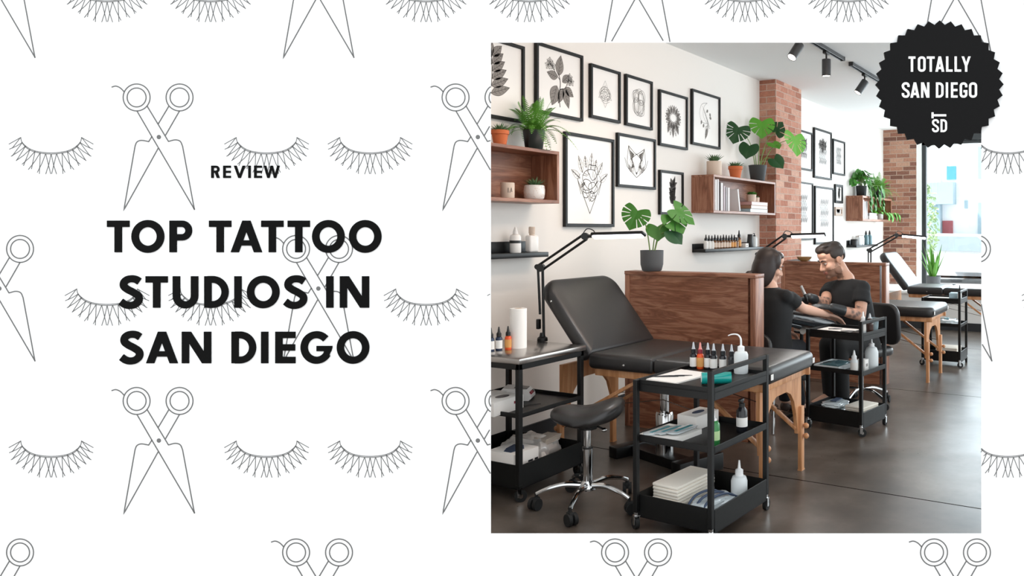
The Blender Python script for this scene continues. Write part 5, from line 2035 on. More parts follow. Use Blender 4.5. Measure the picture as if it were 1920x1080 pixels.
# bottom tier
mat('towel_paper', '#efe6d9', 0.9)
t = thing('paper_towel_stack', 'tall stack of folded cream paper towels in the bottom tray of the near trolley', 'paper', (3.3, -1.14, ZB), R(-5))
m = MB()
for i in range(8):
    m.box((random.uniform(-.002, .002), random.uniform(-.002, .002), 0.0085 + i * 0.0165), (0.32, 0.15, 0.0155), 0.005, 2)
m.build('sheets', 'towel_paper', t)
t = thing('supply_bag', 'crumpled clear packet with blue strips in the bottom tray of the near trolley', 'bag', (3.235, -1.325, ZB), R(-8))
m = MB()
lump(m, (0, 0, 0), (0.31, 0.13, 0.075), 7.0, 0.2, 34)
m.build('film', 'pouch_film', t)
m = MB()
for i, y in enumerate((-0.045, 0.0, 0.045)):
    m.tube(smooth_path([(-0.13, y, 0.05), (-0.05, y + 0.01, 0.085), (0.06, y, 0.086), (0.14, y - 0.01, 0.05)], 6), 0.006, 6)
m.build('strips', 'box_blue', t)
t = thing('squeeze_bottle', 'white squeeze bottle with a thin tip in the bottom tray of the near trolley', 'bottle', (3.41, -1.39, ZB))
bottle_part([(0.038, 0), (0.041, 0.006), (0.041, 0.115), (0.034, 0.135), (0.016, 0.143)], seg=24).build('body', 'milky_plastic', t)
bottle_part([(0.02, 0.141), (0.02, 0.168), (0.008, 0.176), (0.004, 0.215)], seg=16).build('nozzle', 'nozzle_white', t)

# things on the second trolley
def on2(x, y):
    q = Matrix.Rotation(R(-8), 4, 'Z') @ Vector((x, y, 0))
    return (TR2[0] + q.x, TR2[1] + q.y)
x, y = on2(-0.03, 0.07)
t = thing('paper_sheet', 'white paper sheet on the trolley in front of the artist', 'paper', (x, y, ZT), R(-8))
MB().box((0, 0, 0.0015), (0.27, 0.26, 0.003)).build('sheets', 'paper_white', t)
for i, (dx, dy, q) in enumerate(((0.0, 0.09, 'left'), (-0.06, -0.04, 'right'))):
    x, y = on2(dx, dy)
    t = thing('tattoo_tool', 'small dark tool on the paper of the trolley by the artist, %s one of two' % q, 'tool', (x, y, ZT + 0.003), R(-60))
    MB().tube([(-0.05, 0, 0.004), (0, 0, 0.004), (0.05, 0, 0.003)], [0.003, 0.004, 0.002], 8).build('shaft', 'panel_dark', t)
    MB().tube([(-0.05, 0, 0.005), (-0.02, 0, 0.005)], [0.005, 0.005], 8).build('grip', 'ink_light', t)
x, y = on2(-0.03, -0.145)
dropper('white cone nozzle bottle on top of the trolley by the artist', (x, y, ZT), 0.15, 0.021, 'milky_plastic', 'label_white', 'nozzle_white', 'nozzle_white', name='ink_bottle')
x, y = on2(0.01, -0.178)
dropper('dark brown bottle on top of the trolley by the artist', (x, y, ZT), 0.135, 0.025, 'ink_brown', 'ink_brown', 'ink_brown', 'nozzle_clear', name='amber_bottle')
mat('cup_clear', '#8fa0a6', 0.1, coat=0.6)
x, y = on2(0.1, -0.17)
t = thing('plastic_cup', 'small grey cup beside the bottles on the trolley by the artist', 'cup', (x, y, ZT))
bottle_part([(0.028, 0), (0.034, 0.095), (0.032, 0.095), (0.026, 0.004), (0, 0.004)], seg=20).build('wall', 'cup_clear', t)
x, y = on2(0.0, 0.09)
t = thing('pouch_tray', 'shallow tray of blue pouches on the middle tier of the trolley by the artist', 'tray', (x, y, ZM), R(-8))
m = MB()
m.box((0, 0, 0.003), (0.28, 0.2, 0.006))
for s in (-1, 1):
    m.box((s * 0.138, 0, 0.016), (0.005, 0.2, 0.03))
    m.box((0, s * 0.098, 0.016), (0.28, 0.005, 0.03))
m.build('tray_shell', 'milky_plastic', t)
m = MB()
lump(m, (0, 0, 0.006), (0.24, 0.16, 0.03), 4.0, 0.3)
m.build('pouches', 'teal_glass', t)
x, y = on2(-0.08, -0.1)
dropper('small white nozzle bottle, middle tier of the trolley by the artist', (x, y, ZM), 0.15, 0.026, 'milky_plastic', 'label_white', 'nozzle_white', 'nozzle_white', name='squeeze_bottle')
x, y = on2(0.0, -0.13)
t = thing('carton', 'small white carton between bottles on the middle tier of the trolley by the artist', 'box', (x, y, ZM), R(-8))
MB().box((0, 0, 0.04), (0.06, 0.06, 0.08), 0.003).build('body', 'paper_white', t)
MB().box((0, -0.0305, 0.04), (0.03, 0.001, 0.02)).build('label', 'ink_light', t)
x, y = on2(0.1, -0.15)
t = thing('squeeze_bottle', 'big white bottle on the middle tier of the trolley by the artist', 'bottle', (x, y, ZM))
bottle_part([(0.045, 0), (0.048, 0.006), (0.048, 0.12), (0.036, 0.15), (0.018, 0.16)], seg=24).build('body', 'milky_plastic', t)
bottle_part([(0.02, 0.158), (0.02, 0.18), (0.007, 0.186), (0.004, 0.215)], seg=16).build('nozzle', 'nozzle_white', t)
for i, (dx, dy, a, q) in enumerate(((-0.02, 0.1, -10, 'bottom'), (0.0, 0.09, -2, 'top'))):
    x, y = on2(dx, dy)
    t = thing('supply_packet', '%s clear packet of two in the bottom tray of the trolley by the artist' % q, 'bag', (x, y, ZB + 0.075 * i), R(a))
    m = MB()
    lump(m, (0, 0, 0), (0.28 - 0.06 * i, 0.2 - 0.04 * i, 0.074 if i == 0 else 0.04), 9.0 + i, 0.2, 30)
    m.build('film', 'pouch_film', t)
    MB().box((0.02, 0, 0.079 if i == 0 else 0.045), (0.12, 0.05, 0.004), 0.001, 1).build('strip', 'box_blue', t)
x, y = on2(0.02, -0.11)
t = thing('paper_towel_stack', 'low stack of folded paper towels in the bottom tray of the trolley by the artist', 'paper', (x, y, ZB), R(-12))
m = MB()
for i in range(7):
    m.box((random.uniform(-.002, .002), 0, 0.0085 + i * 0.0165), (0.22, 0.15, 0.0155), 0.005, 2)
m.build('sheets', 'towel_paper', t)

# things on the far trolley
t = thing('paper_sheet', 'white paper on the far trolley top', 'paper', (8.23, -1.31, ZT))
MB().box((0, 0, 0.002), (0.28, 0.24, 0.004)).build('sheets', 'paper_white', t)
t = thing('tissue_box', 'grey box on the far trolley top', 'box', (8.3, -1.47, ZT), R(5))
MB().box((0, 0, 0.03), (0.16, 0.1, 0.06), 0.004).build('body', 'book_blue', t)
MB().lathe([(0.02, 0), (0.02, 0.001), (0, 0.0012)], (0, 0, 0.0597), 16, Matrix.Diagonal((1.6, 0.7, 1)).to_3x3()).build('opening', 'panel_dark', t)
dropper('dark nozzle bottle on the far trolley top', (8.2, -1.54, ZT), 0.15, 0.02, 'teal_glass', 'label_white', name='ink_bottle')
t = thing('supply_packet', 'pale packet on the middle tier of the far trolley', 'bag', (8.23, -1.4, ZM), R(8))
m = MB()
lump(m, (0, 0, 0), (0.26, 0.24, 0.06), 12.0, 0.2)
m.build('film', 'pouch_film', t)
MB().box((0.0, 0, 0.066), (0.12, 0.05, 0.004), 0.001, 1).build('strip', 'teal_strip', t)
t = thing('paper_towel_stack', 'cream paper stack in the bottom tray of the far trolley', 'paper', (8.23, -1.42, ZB), R(0))
m = MB()
for i in range(8):
    m.box((0, 0, 0.0085 + i * 0.0165), (0.24, 0.22, 0.0155), 0.005, 2)
m.build('sheets', 'towel_paper', t)

# ------------------------------------------------------------------ arm lamps


def arm_lamp(label, base, elbow, wrist, tip, floor=False, loop=True):
    b, e, w, h = (Vector(p) for p in (base, elbow, wrist, tip))
    t = thing('arm_lamp', label, 'lamp', b, 0, 'black arm lamps with long light bars')
    e, w, h = e - b, w - b, h - b
    m = MB()
    if floor:
        m.lathe([(0.15, 0), (0.15, 0.012), (0.03, 0.02), (0.014, 0.03), (0.014, 0.1)], seg=24)
    else:
        m.lathe([(0.03, 0), (0.032, 0.004), (0.03, 0.02), (0.018, 0.028), (0.014, 0.05)], seg=20)
        m.box((0, 0.03, 0.1), (0.025, 0.02, 0.06), 0.004)
    m.build('base', 'black_metal', t)
    o = RIGHT * 0.014
    m = MB()
    m.tube([o * 0.6 + UP * 0.03, e + o * 0.8 - UP * 0.0], 0.0085, 10)
    m.tube([-o * 1.0 + UP * (0.16 if not floor else 0.1), e - o * 1.2], 0.0075, 10)
    m.build('lower_arm', 'black_metal', t)
    m = MB()
    m.tube([e - FWD * 0.022, e + FWD * 0.022], 0.024, 14)
    m.tube([e - RIGHT * 0.02 + UP * 0.006 - FWD * 0.014, e - RIGHT * 0.02 + UP * 0.006 + FWD * 0.014], 0.016, 12)
    m.build('elbow_joint', 'black_plastic', t)
    d = (w - e).normalized()
    n = d.cross(FWD).normalized()
    m = MB()
    m.tube([e + n * 0.02, w + n * 0.013], 0.0075, 10)
    m.tube([e - n * 0.016, w - n * 0.019], 0.0075, 10)
    m.build('upper_arm', 'black_metal', t)
    m = MB()
    m.tube([w - FWD * 0.018, w + FWD * 0.018], 0.021, 14)
    hd = (h - w).normalized()
    m.tube([w, w + hd * 0.06], 0.01, 10)
    if loop:
        m.tube(smooth_path([w + UP * 0.01 - RIGHT * 0.015, w + UP * 0.042 + RIGHT * 0.01, w + UP * 0.035 + RIGHT * 0.045, w + hd * 0.075 + UP * 0.008], 6), 0.003, 6)
    m.build('wrist_joint', 'black_plastic', t)
    ln = (h - w).length - 0.05
    sd = hd.cross(UP).normalized()
    nz = sd.cross(hd).normalized()
    M = Matrix(((hd.x, sd.x, nz.x, 0), (hd.y, sd.y, nz.y, 0), (hd.z, sd.z, nz.z, 0), (0, 0, 0, 1))) @ Matrix.Rotation(R(24), 4, 'X')
    c = w + hd * (0.05 + ln / 2)
    m = MB()
    m.xf = Matrix.Translation(c) @ M
    m.box((0, 0, 0.006), (ln, 0.05, 0.018), 0.007, 3)
    hd_ = m.build('lamp_head', 'black_metal', t)
    m2 = MB()
    m2.xf = m.xf
    m2.box((0, 0, -0.0075), (ln * 0.94, 0.036, 0.013), 0.004, 2)
    m2.build('light_strip', 'lamp_light', hd_)
    # the light it gives
    wc = b + c
    ld = bpy.data.lights.new('arm_lamp_light', 'AREA')
    ld.shape = 'RECTANGLE'
    ld.size, ld.size_y = ln * 0.9, 0.06
    ld.energy = 2
    ld.color = (1, 0.97, 0.94)
    lo = bpy.data.objects.new('arm_lamp_light', ld)
    COL.objects.link(lo)
    lo.matrix_world = Matrix.Translation(wc - (M.to_3x3() @ Vector((0, 0, 0.02)))) @ M
    return t


b1 = at(1017, 636, 4.62)
b1.z = 0.75
arm_lamp('black arm lamp with a lit bar clamped to the steel cart', b1, at(1014, 502, 4.62), at(1097, 443, 4.42), at(1208, 440, 4.25))
b2 = at(1424, 470, 6.15)
b2.z = 0
arm_lamp('black arm lamp rising behind the client at the pillar', b2, at(1424, 478, 6.15), at(1471, 443, 6.1), at(1548, 441, 6.0), True)
b3 = at(1631, 490, 8.2)
b3.z = 0
arm_lamp('far arm lamp above the divider, in front of the brick end wall', b3, at(1631, 470, 8.2), at(1681, 441, 8.15), at(1737, 446, 8.1), True)

# ------------------------------------------------------------------ ceiling tracks and spots
for i, (xa, xb, q) in enumerate(((3.0, 6.93, 'black ceiling track, the nearer of two in line'), (7.2, 10.8, 'black ceiling track running behind the round sign'))):
    t = thing('ceiling_track', q, 'light track', ((xa + xb) / 2, -0.7, ZC))
    m = MB()
    for s in (-1, 1):
        m.box((0, s * 0.016, -0.02), (xb - xa, 0.008, 0.036), 0.002, 1)
    m.box((0, 0, -0.006), (xb - xa, 0.032, 0.008))
    m.build('rail', 'spot_grey', t)
    m = MB()
    for s in (-1, 1):
        m.box((s * ((xb - xa) / 2 + 0.01), 0, -0.02), (0.03, 0.045, 0.038), 0.003)
    m.build('end_cap', 'black_plastic', t)


def spot_head(label, x, direction, energy, length=0.15, r=0.04):
    t = thing('track_spot', label, 'spotlight', (x, -0.7, ZC - 0.04), 0, 'black track spotlights')
    d = Vector(direction).normalized()
    MB().box((0, 0, -0.012), (0.1, 0.036, 0.026), 0.004).build('adapter', 'black_plastic', t)
    MB().tube([(0, 0, -0.02), (0, 0, -0.085)], 0.008, 10).build('stem', 'black_metal', t)
    c = Vector((0, 0, -0.085)) - d * 0.015
    q = d.to_track_quat('Z', 'Y').to_matrix().to_4x4()
    m = MB()
    m.xf = Matrix.Translation(c) @ q
    m.lathe([(0.0, -0.002), (r * 0.96, 0), (r, 0.004), (r, length), (r * 0.9, length), (r * 0.88, length - 0.02), (0, length - 0.022)], seg=24)
    h = m.build('lamp_head', 'spot_grey', t)
    m = MB()
    m.xf = Matrix.Translation(c) @ q
    m.lathe([(0, length - 0.021), (r * 0.86, length - 0.02), (r * 0.87, length - 0.004), (0, length - 0.002)], seg=20)
    m.build('lens', 'spot_light_face', h)
    p = Vector((x, -0.7, ZC - 0.04)) + c + d * (length + 0.02)
    lamp('track_spot_light', 'SPOT', p, energy, (1.0, 0.86, 0.72), p + d, 0.05, None, 95, 0.8)
    return t


spot_head('black track spot tilted to the left, cut by the top of the opening', 5.86, (-0.55, 0.25, -0.8), 10)
spot_head('black track spot hanging straight down', 6.5, (0, 0.0, -1), 10)
spot_head('black track spot tilted towards the wall, beside the round sign', 7.62, (-0.35, 0.45, -0.82), 10)
spot_head('black track spot over the near station, above the frame', 4.6, (0.0, 0.5, -0.85), 14)
spot_head('black track spot over the steel cart, above the frame', 3.5, (0.1, 0.5, -0.85), 16)
# ------------------------------------------------------------------ people
mat('skin', '#c99a82', 0.55)
mat('skin_pale', '#d8ac96', 0.55)
mat('stubble', '#8a6755', 0.75)
mat('stubble_light', '#a57f6a', 0.7)
mat('hair_brown', '#2e231d', 0.5)
mat('hair_dark', '#2a1d19', 0.42)
mat('shirt_black', '#1a1b1d', 0.85, bump=0.2, bscale=40)
mat('jeans_dark', '#1f232a', 0.85)
mat('pants_black', '#161617', 0.85)
mat('shoe_brown', '#4a3a33', 0.6)
mat('glove_black', '#2a2d2f', 0.38)
mat('eye_white', '#d9d3cd', 0.3)
mat('eye_dark', '#241a15', 0.2)
mat('lip', '#a5685a', 0.5)


def tattoo_skin():
    m = bpy.data.materials.new('tattooed_skin')
    m.use_nodes = True
    nt = m.node_tree
    b = nt.nodes['Principled BSDF']
    tc = N(nt, 'ShaderNodeTexCoord')
    v = N(nt, 'ShaderNodeTexVoronoi', Scale=26.0)
    nz = N(nt, 'ShaderNodeTexNoise', Scale=30.0, Detail=4)
    nt.links.new(tc.outputs['Object'], v.inputs['Vector'])
    nt.links.new(tc.outputs['Object'], nz.inputs['Vector'])
    mu = N(nt, 'ShaderNodeMath', operation='MULTIPLY')
    nt.links.new(v.outputs['Distance'], mu.inputs[0])
    nt.links.new(nz.outputs['Fac'], mu.inputs[1])
    rp = ramp(nt, [(0.08, '#6b5750'), (0.2, '#a07c6b'), (0.3, '#c4957e')])
    nt.links.new(mu.outputs[0], rp.inputs['Fac'])
    nt.links.new(rp.outputs['Color'], b.inputs['Base Color'])
    b.inputs['Roughness'].default_value = 0.55
    MATS['tattooed_skin'] = m


tattoo_skin()


def organic(mb, name, m, parent, voxel=0.008, it=6, pick=None):
    """one continuous skin over everything in mb"""
    o = mb.build(name, m, None, auto=0)
    r = o.modifiers.new('r', 'REMESH')
    r.mode = 'VOXEL'
    r.voxel_size = voxel
    r.use_smooth_shade = True
    s = o.modifiers.new('s', 'SMOOTH')
    s.factor = 0.5
    s.iterations = it
    dg = bpy.context.evaluated_depsgraph_get()
    me = bpy.data.meshes.new_from_object(o.evaluated_get(dg))
    old = o.data
    o.modifiers.clear()
    o.data = me
    bpy.data.meshes.remove(old)
    me.name = name
    me.materials.clear()
    for q in (m if isinstance(m, (list, tuple)) else [m]):
        me.materials.append(MATS[q])
    for p in me.polygons:
        p.use_smooth = True
        p.material_index = pick(p.center) if pick else 0
    o.parent = parent
    return o


def limb(m, pts, rs, seg=14):
    m.tube(pts, rs, seg)
    for p, r in zip(pts, rs):
        m.ball(p, r, 14, 10)


def loft(m, secs, seg=24):
    """closed body of elliptical sections (centre, across vector, depth vector)"""
    vs, fs = [], []
    for c, a, d in secs:
        for k in range(seg):
            t = 2 * PI * k / seg
            ct, st = math.cos(t), math.sin(t)
            vs.append(c + a * math.copysign(abs(ct) ** 0.85, ct) + d * math.copysign(abs(st) ** 0.85, st))
    n = len(secs)
    for i in range(n - 1):
        for k in range(seg):
            k2 = (k + 1) % seg
            fs.append((i * seg + k, i * seg + k2, (i + 1) * seg + k2, (i + 1) * seg + k))
    fs.append(tuple(reversed(range(seg))))
    fs.append(tuple(range((n - 1) * seg, n * seg)))
    m.add(vs, fs, True)


def hand(m, W, d, n, side, curls, k=1.0, rs=1.0, spread=0.0, thumb=(0.55, 0.7, 0.45)):
    """palm, four fingers of different length and a thumb; d to the fingers, n out of the palm, side to the thumb"""
    d = d.normalized()
    n = (n - d * n.dot(d)).normalized()
    s = d.cross(n) * side
    ks = []
    for i in range(4):
        off = (1.5 - i) * 0.0205 * k
        kn = W + d * (0.092 - 0.004 * abs(i - 1)) * k + s * off
        limb(m, [W + s * off * 0.65 + d * 0.005, W + d * 0.05 * k + s * off * 0.9, kn], [0.0135 * k * rs, 0.0135 * k * rs, 0.0105 * k * rs], 10)
        ln = (0.95, 1.06, 1.0, 0.78)[i]
        p = kn
        dd = (d + s * spread * (1.5 - i)).normalized()
        c = curls[i]
        chain, rr = [p], [0.0102 * k * rs]
        for j, seglen in enumerate((0.042, 0.027, 0.021)):
            a = R(c) * (0.8, 1.0, 0.75)[j]
            dd = (dd * math.cos(a) + n * math.sin(a)).normalized()
            n2 = n
            p = p + dd * seglen * ln * k
            chain.append(p)
            rr.append((0.0093, 0.0085, 0.007)[j] * k * rs)
        limb(m, chain, rr, 10)
    td = (d * thumb[0] + s * thumb[1] + n * thumb[2]).normalized()
    p0 = W + s * 0.02 * k + d * 0.022 * k
    p1 = p0 + td * 0.042 * k
    td2 = (td + d * 0.5 - s * 0.15).normalized()
    p2 = p1 + td2 * 0.032 * k
    p3 = p2 + (td2 + d * 0.3).normalized() * 0.025 * k
    limb(m, [p0, p1, p2, p3], [0.0145 * k * rs, 0.012 * k * rs, 0.0102 * k * rs, 0.008 * k * rs], 10)


def person_frame(px, f):
    o = at(px, 430, f)
    o.z = 0
    def L(px_, py_, df=0.0):
        q = at(px_, py_, f + df) - o
        return Vector((q.dot(RIGHT), q.dot(FWD), q.z))
    return o, L


def head_matrix(c, face, tilt_up=Vector((0, 0, 1)), s=1.0):
    """head frame: -Y is the face, +X its left, Z up"""
    y = -face.normalized()
    z = (tilt_up - y * tilt_up.dot(y)).normalized()
    x = y.cross(z)
    return Matrix.Translation(c) @ Matrix(((x.x, y.x, z.x, 0), (x.y, y.y, z.y, 0), (x.z, y.z, z.z, 0), (0, 0, 0, 1))) @ Matrix.Scale(s, 4)


def head_shapes(m, fem=False):
    j = 0.92 if fem else 1.0
    m.ball((0, 0.012, 0.042), (0.075, 0.095, 0.088), 24, 16)
    m.ball((0, -0.028, -0.035), (0.06 * j, 0.066, 0.085), 20, 14)
    m.ball((0, -0.045, -0.075), (0.05 * j, 0.045, 0.042), 18, 12)
    m.ball((0, -0.078, -0.1), (0.024 * j, 0.02, 0.02))
    m.ball((0, -0.076, 0.028), (0.05, 0.024, 0.018))
    m.ball((0, -0.07, 0.065), (0.052, 0.03, 0.04))
    for s in (-1, 1):
        m.ball((s * 0.038, -0.064, -0.026), (0.026, 0.027, 0.026))
        m.ball((s * 0.056 * j, -0.005, -0.075), (0.014, 0.034, 0.028))
        m.ball((s * (0.077 if not fem else 0.07), 0.012, -0.008), (0.009, 0.02, 0.031))
        m.ball((s * (0.083 if not fem else 0.072), 0.02, 0.004), (0.007, 0.014, 0.02))
        m.ball((s * 0.011, -0.1, -0.036), (0.009, 0.012, 0.009))
    m.tube([(0, -0.086, 0.022), (0, -0.101, -0.008), (0, -0.115, -0.032)], [0.009, 0.0115, 0.0125], 10)
    m.ball((0, -0.113, -0.034), 0.013)
    m.ball((0, -0.089, -0.06), (0.026, 0.014, 0.006))
    m.ball((0, -0.088, -0.071), (0.022, 0.014, 0.0065))


# ---- the tattoo artist
MO, L = person_frame(1612, 6.2)
man = thing('person', 'man in a black T-shirt and black gloves bent over the client\'s arm, tattooing', 'person', MO, FRONT_ROT)
Lsh, Rsh = L(1617, 538, -0.15), L(1556, 540, 0.15)
Lel, Lwr = L(1613, 592, -0.24), L(1561, 577, -0.30)
Rel, Rwr = L(1546, 570, -0.04), L(1518, 558, -0.2)
hipC, chest, neckB = L(1613, 640, 0.02), L(1597, 568, 0.0), L(1587, 524, 0.0)
ac = (Lsh - Rsh).normalized()
dp = ac.cross(Vector((0, 0, 1))).normalized()          # towards the front of the chest
if dp.x > 0:
    dp = -dp
HM = head_matrix(L(1561, 488, -0.02), Vector((-0.86, -0.36, -0.36)), Vector((-0.1, 0, 1)), 1.08)
m = MB()
m.xf = HM
head_shapes(m)
m.xf = Matrix.Identity(4)
limb(m, [HM @ Vector((0, 0.03, -0.06)), (HM @ Vector((0, 0.03, -0.06))).lerp(neckB, 0.55), neckB], [0.058, 0.057, 0.068])
loft(m, [(hipC, ac * 0.14, dp * 0.1), (hipC.lerp(chest, 0.5), ac * 0.135, dp * 0.095), (chest, ac * 0.155, dp * 0.1), (neckB - Vector((0, 0, 0.03)), ac * 0.13, dp * 0.07), (neckB, ac * 0.06, dp * 0.06)])
limb(m, [Lsh - Vector((0, 0, 0.02)), Lsh.lerp(Lel, 0.5), Lel], [0.042, 0.05, 0.043])
limb(m, [Lel, Lel.lerp(Lwr, 0.35), Lwr], [0.043, 0.044, 0.03])
limb(m, [Rsh - Vector((0, 0, 0.02)), Rsh.lerp(Rel, 0.5), Rel], [0.042, 0.05, 0.043])
limb(m, [Rel, Rel.lerp(Rwr, 0.35), Rwr], [0.043, 0.044, 0.03])
LHd, RHd = (Lwr - Lel).normalized(), (Rwr - Rel).normalized()
lh_dir = Vector((-0.95, 0.1, 0.12))
rh_dir = Vector((-0.75, 0.1, -0.35))
hand(m, Lwr, lh_dir, Vector((0.0, 0.2, -1)), -1, (14, 18, 22, 26), 1.08, 0.8)
hand(m, Rwr, rh_dir, Vector((0.1, -0.5, -0.8)), -1, (30, 34, 38, 42), 1.08, 0.8)
Lhip, Rhip = hipC + ac * 0.09, hipC - ac * 0.09
Lkn, Rkn = L(1573, 648, -0.27), L(1552, 646, -0.05)
Lan, Ran = L(1580, 760, -0.22), L(1556, 745, -0.02)
Lan.z, Ran.z = 0.09, 0.09
for h_, k_, a_ in ((Lhip, Lkn, Lan), (Rhip, Rkn, Ran)):
    limb(m, [h_, k_, a_], [0.07, 0.05, 0.035])
    limb(m, [a_, a_ + Vector((-0.13, -0.08, -0.05))], [0.035, 0.03])
HMi = HM.inverted()
fa0, fa1 = Lel, Lwr


def man_pick(c):
    q = HMi @ c
    if q.length < 0.17:
        ax, y, z = abs(q.x), q.y, q.z
        mouth = ax < 0.024 and y < -0.08 and -0.077 < z < -0.054
        if mouth:
            return 4
        if z < -0.048 and y < 0.012 and z > -0.14 and not (y < -0.095 and z > -0.05):
            return 1
        if z < -0.03 and -0.03 < y < 0.005 and ax > 0.05:
            return 2
        if y > -0.02 and z > -0.03 and z < 0.06 and ax > 0.05 and (c - HM.translation).length < 0.2 and ax < 0.075:
            return 2 if y > 0.03 or y < -0.0 else 0
        return 0
    v = fa1 - fa0
    t_ = (c - fa0).dot(v) / v.length_squared
    if -0.1 < t_ < 1.0 and (c - (fa0 + v * t_)).length < 0.07:
        return 3
    w = Rwr - Rel
    t_ = (c - Rel).dot(w) / w.length_squared
    if -0.1 < t_ < 1.0 and (c - (Rel + w * t_)).length < 0.06:
        return 3
    return 0


organic(m, 'body', ['skin', 'stubble', 'stubble_light', 'tattooed_skin', 'lip'], man, 0.0062, 3, man_pick)
# hair, brows, eyes
m = MB()
m.xf = HM
m.ball((0, 0.008, 0.088), (0.074, 0.098, 0.052), 20, 12)
m.ball((0, -0.066, 0.11), (0.056, 0.038, 0.03), 16, 10, Matrix.Rotation(R(20), 3, 'X'))
m.ball((0.02, -0.03, 0.128), (0.045, 0.06, 0.022), 16, 10)
for s in (-1, 1):
    m.ball((s * 0.064, 0.022, 0.05), (0.016, 0.062, 0.045))
m.ball((0, 0.078, 0.04), (0.062, 0.035, 0.07))
organic(m, 'hair', 'hair_brown', man, 0.006, 3)
for s in (-1, 1):
    b = MB()
    b.xf = HM
    b.tube([(s * 0.012, -0.1, 0.026), (s * 0.03, -0.098, 0.034), (s * 0.052, -0.084, 0.026)], [0.0045, 0.0055, 0.003], 8)
    b.build('eyebrow', 'hair_brown', man)
    b = MB()
    b.xf = HM
    b.ball((s * 0.031, -0.081, 0.004), (0.012, 0.011, 0.0055), 14, 10)
    e = b.build('eye', 'eye_white', man)
    b = MB()
    b.xf = HM
    b.ball((s * 0.031, -0.0895, 0.002), (0.0055, 0.004, 0.0045), 10, 8)
    b.build('iris', 'eye_dark', e)
# T-shirt
m = MB()
up = Vector((0, 0, 1))
loft(m, [(hipC - up * 0.04, ac * 0.175, dp * 0.135), (hipC.lerp(chest, 0.4), ac * 0.168, dp * 0.13), (chest + dp * 0.01, ac * 0.19, dp * 0.132), (chest.lerp(neckB, 0.55), ac * 0.185, dp * 0.115), (neckB - up * 0.035, ac * 0.145, dp * 0.085), (neckB + up * 0.0, ac * 0.082, dp * 0.074)])
for sh, el, en in ((Lsh, Lel, 0.56), (Rsh, Rel, 0.5)):
    limb(m, [neckB - up * 0.06, sh - up * 0.012, sh.lerp(el, 0.3)], [0.075, 0.066, 0.07])
    m.tube([sh.lerp(el, 0.2), sh.lerp(el, en)], [0.069, 0.072], 20)
organic(m, 'shirt', 'shirt_black', man, 0.0095, 9)
m = MB()
loft(m, [(hipC - up * 0.12, ac * 0.17, dp * 0.14), (hipC - up * 0.05, ac * 0.18, dp * 0.145), (hipC + up * 0.02, ac * 0.165, dp * 0.125)])
for h_, k_, a_ in ((Lhip, Lkn, Lan), (Rhip, Rkn, Ran)):
    limb(m, [h_ - up * 0.04, h_.lerp(k_, 0.5) - up * 0.02, k_], [0.105, 0.095, 0.072])
    m.tube([k_, k_.lerp(a_, 0.4), a_], [0.072, 0.068, 0.056], 18)
organic(m, 'trousers', 'pants_black', man, 0.011, 4)
for a_ in (Lan, Ran):
    m = MB()
    tdir = Vector((-0.85, -0.52, 0)).normalized()
    m.ball(a_ + tdir * 0.0 - up * 0.045, (0.045, 0.045, 0.045))
    m.ball(a_ + tdir * 0.09 - up * 0.055, (0.075, 0.05, 0.035), 14, 10, Matrix.Rotation(math.atan2(tdir.y, tdir.x), 3, 'Z'))
    m.ball(a_ + tdir * 0.15 - up * 0.06, (0.05, 0.045, 0.03), 14, 10, Matrix.Rotation(math.atan2(tdir.y, tdir.x), 3, 'Z'))
    organic(m, 'shoe', 'shoe_brown', man, 0.008, 3)
# gloves
m = MB()
hand(m, Lwr, lh_dir, Vector((0.0, 0.2, -1)), -1, (14, 18, 22, 26), 1.08, 1.0)
limb(m, [Lwr, Lwr.lerp(Lel, 0.36)], [0.036, 0.043])
organic(m, 'glove', 'glove_black', man, 0.0045, 2)
m = MB()
hand(m, Rwr, rh_dir, Vector((0.1, -0.5, -0.8)), -1, (30, 34, 38, 42), 1.08, 1.0)
limb(m, [Rwr, Rwr.lerp(Rel, 0.3)], [0.036, 0.042])
organic(m, 'glove', 'glove_black', man, 0.0045, 2)
# the tattoo machine in his right hand
pa, pb = at(1502, 536, 5.93), at(1515, 566, 5.9)
t = thing('tattoo_machine', 'pen shaped silver and black tattoo machine in the gloved right hand of the artist', 'tattoo machine', pb)
v = pa - pb
MB().tube([v * 0.45, v], [0.012, 0.0105], 14).build('body', 'steel', t)
MB().tube([v * 0.12, v * 0.2, v * 0.46], [0.009, 0.014, 0.014], 14).build('grip', 'black_plastic', t)
MB().tube([v * 0.0, v * 0.13], [0.002, 0.007], 10).build('needle_tip', 'black_plastic', t)

# his chair
CO = at(1614, 430, 6.24)
CO.z = 0
t = thing('work_chair', 'black wheeled work chair with a rounded backrest, under the artist', 'chair', CO, FRONT_ROT)
bk = Vector((0.76, 0.65, 0)).normalized()
sd = Vector((-bk.y, bk.x, 0))
m = MB()
m.xf = Matrix.Translation((0, 0, 0.405)) @ Matrix.Rotation(math.atan2(bk.y, bk.x), 4, 'Z')
cushion(m, 0.42, 0.42, 0.07, 0.09, 0.03)
m.build('seat', 'black_leather', t, auto=60)
m = MB()
m.xf = Matrix.Translation(bk * 0.235 + up * 0.5) @ Matrix.Rotation(math.atan2(bk.y, bk.x), 4, 'Z') @ Matrix.Rotation(R(84), 4, 'Y')
m.xf = m.xf @ Matrix.Translation((-0.14, 0, 0))
cushion(m, 0.34, 0.4, 0.05, 0.09, 0.02)
m.build('backrest', 'black_leather', t, auto=60)
MB().tube([bk * 0.1 + up * 0.4, bk * 0.25 + up * 0.4, bk * 0.29 + up * 0.5, bk * 0.29 + up * 0.6], 0.013, 10).build('back_post', 'chrome', t)
MB().cyl((0, 0, 0.11), (0, 0, 0.41), 0.022, seg=16).build('column', 'chrome', t)
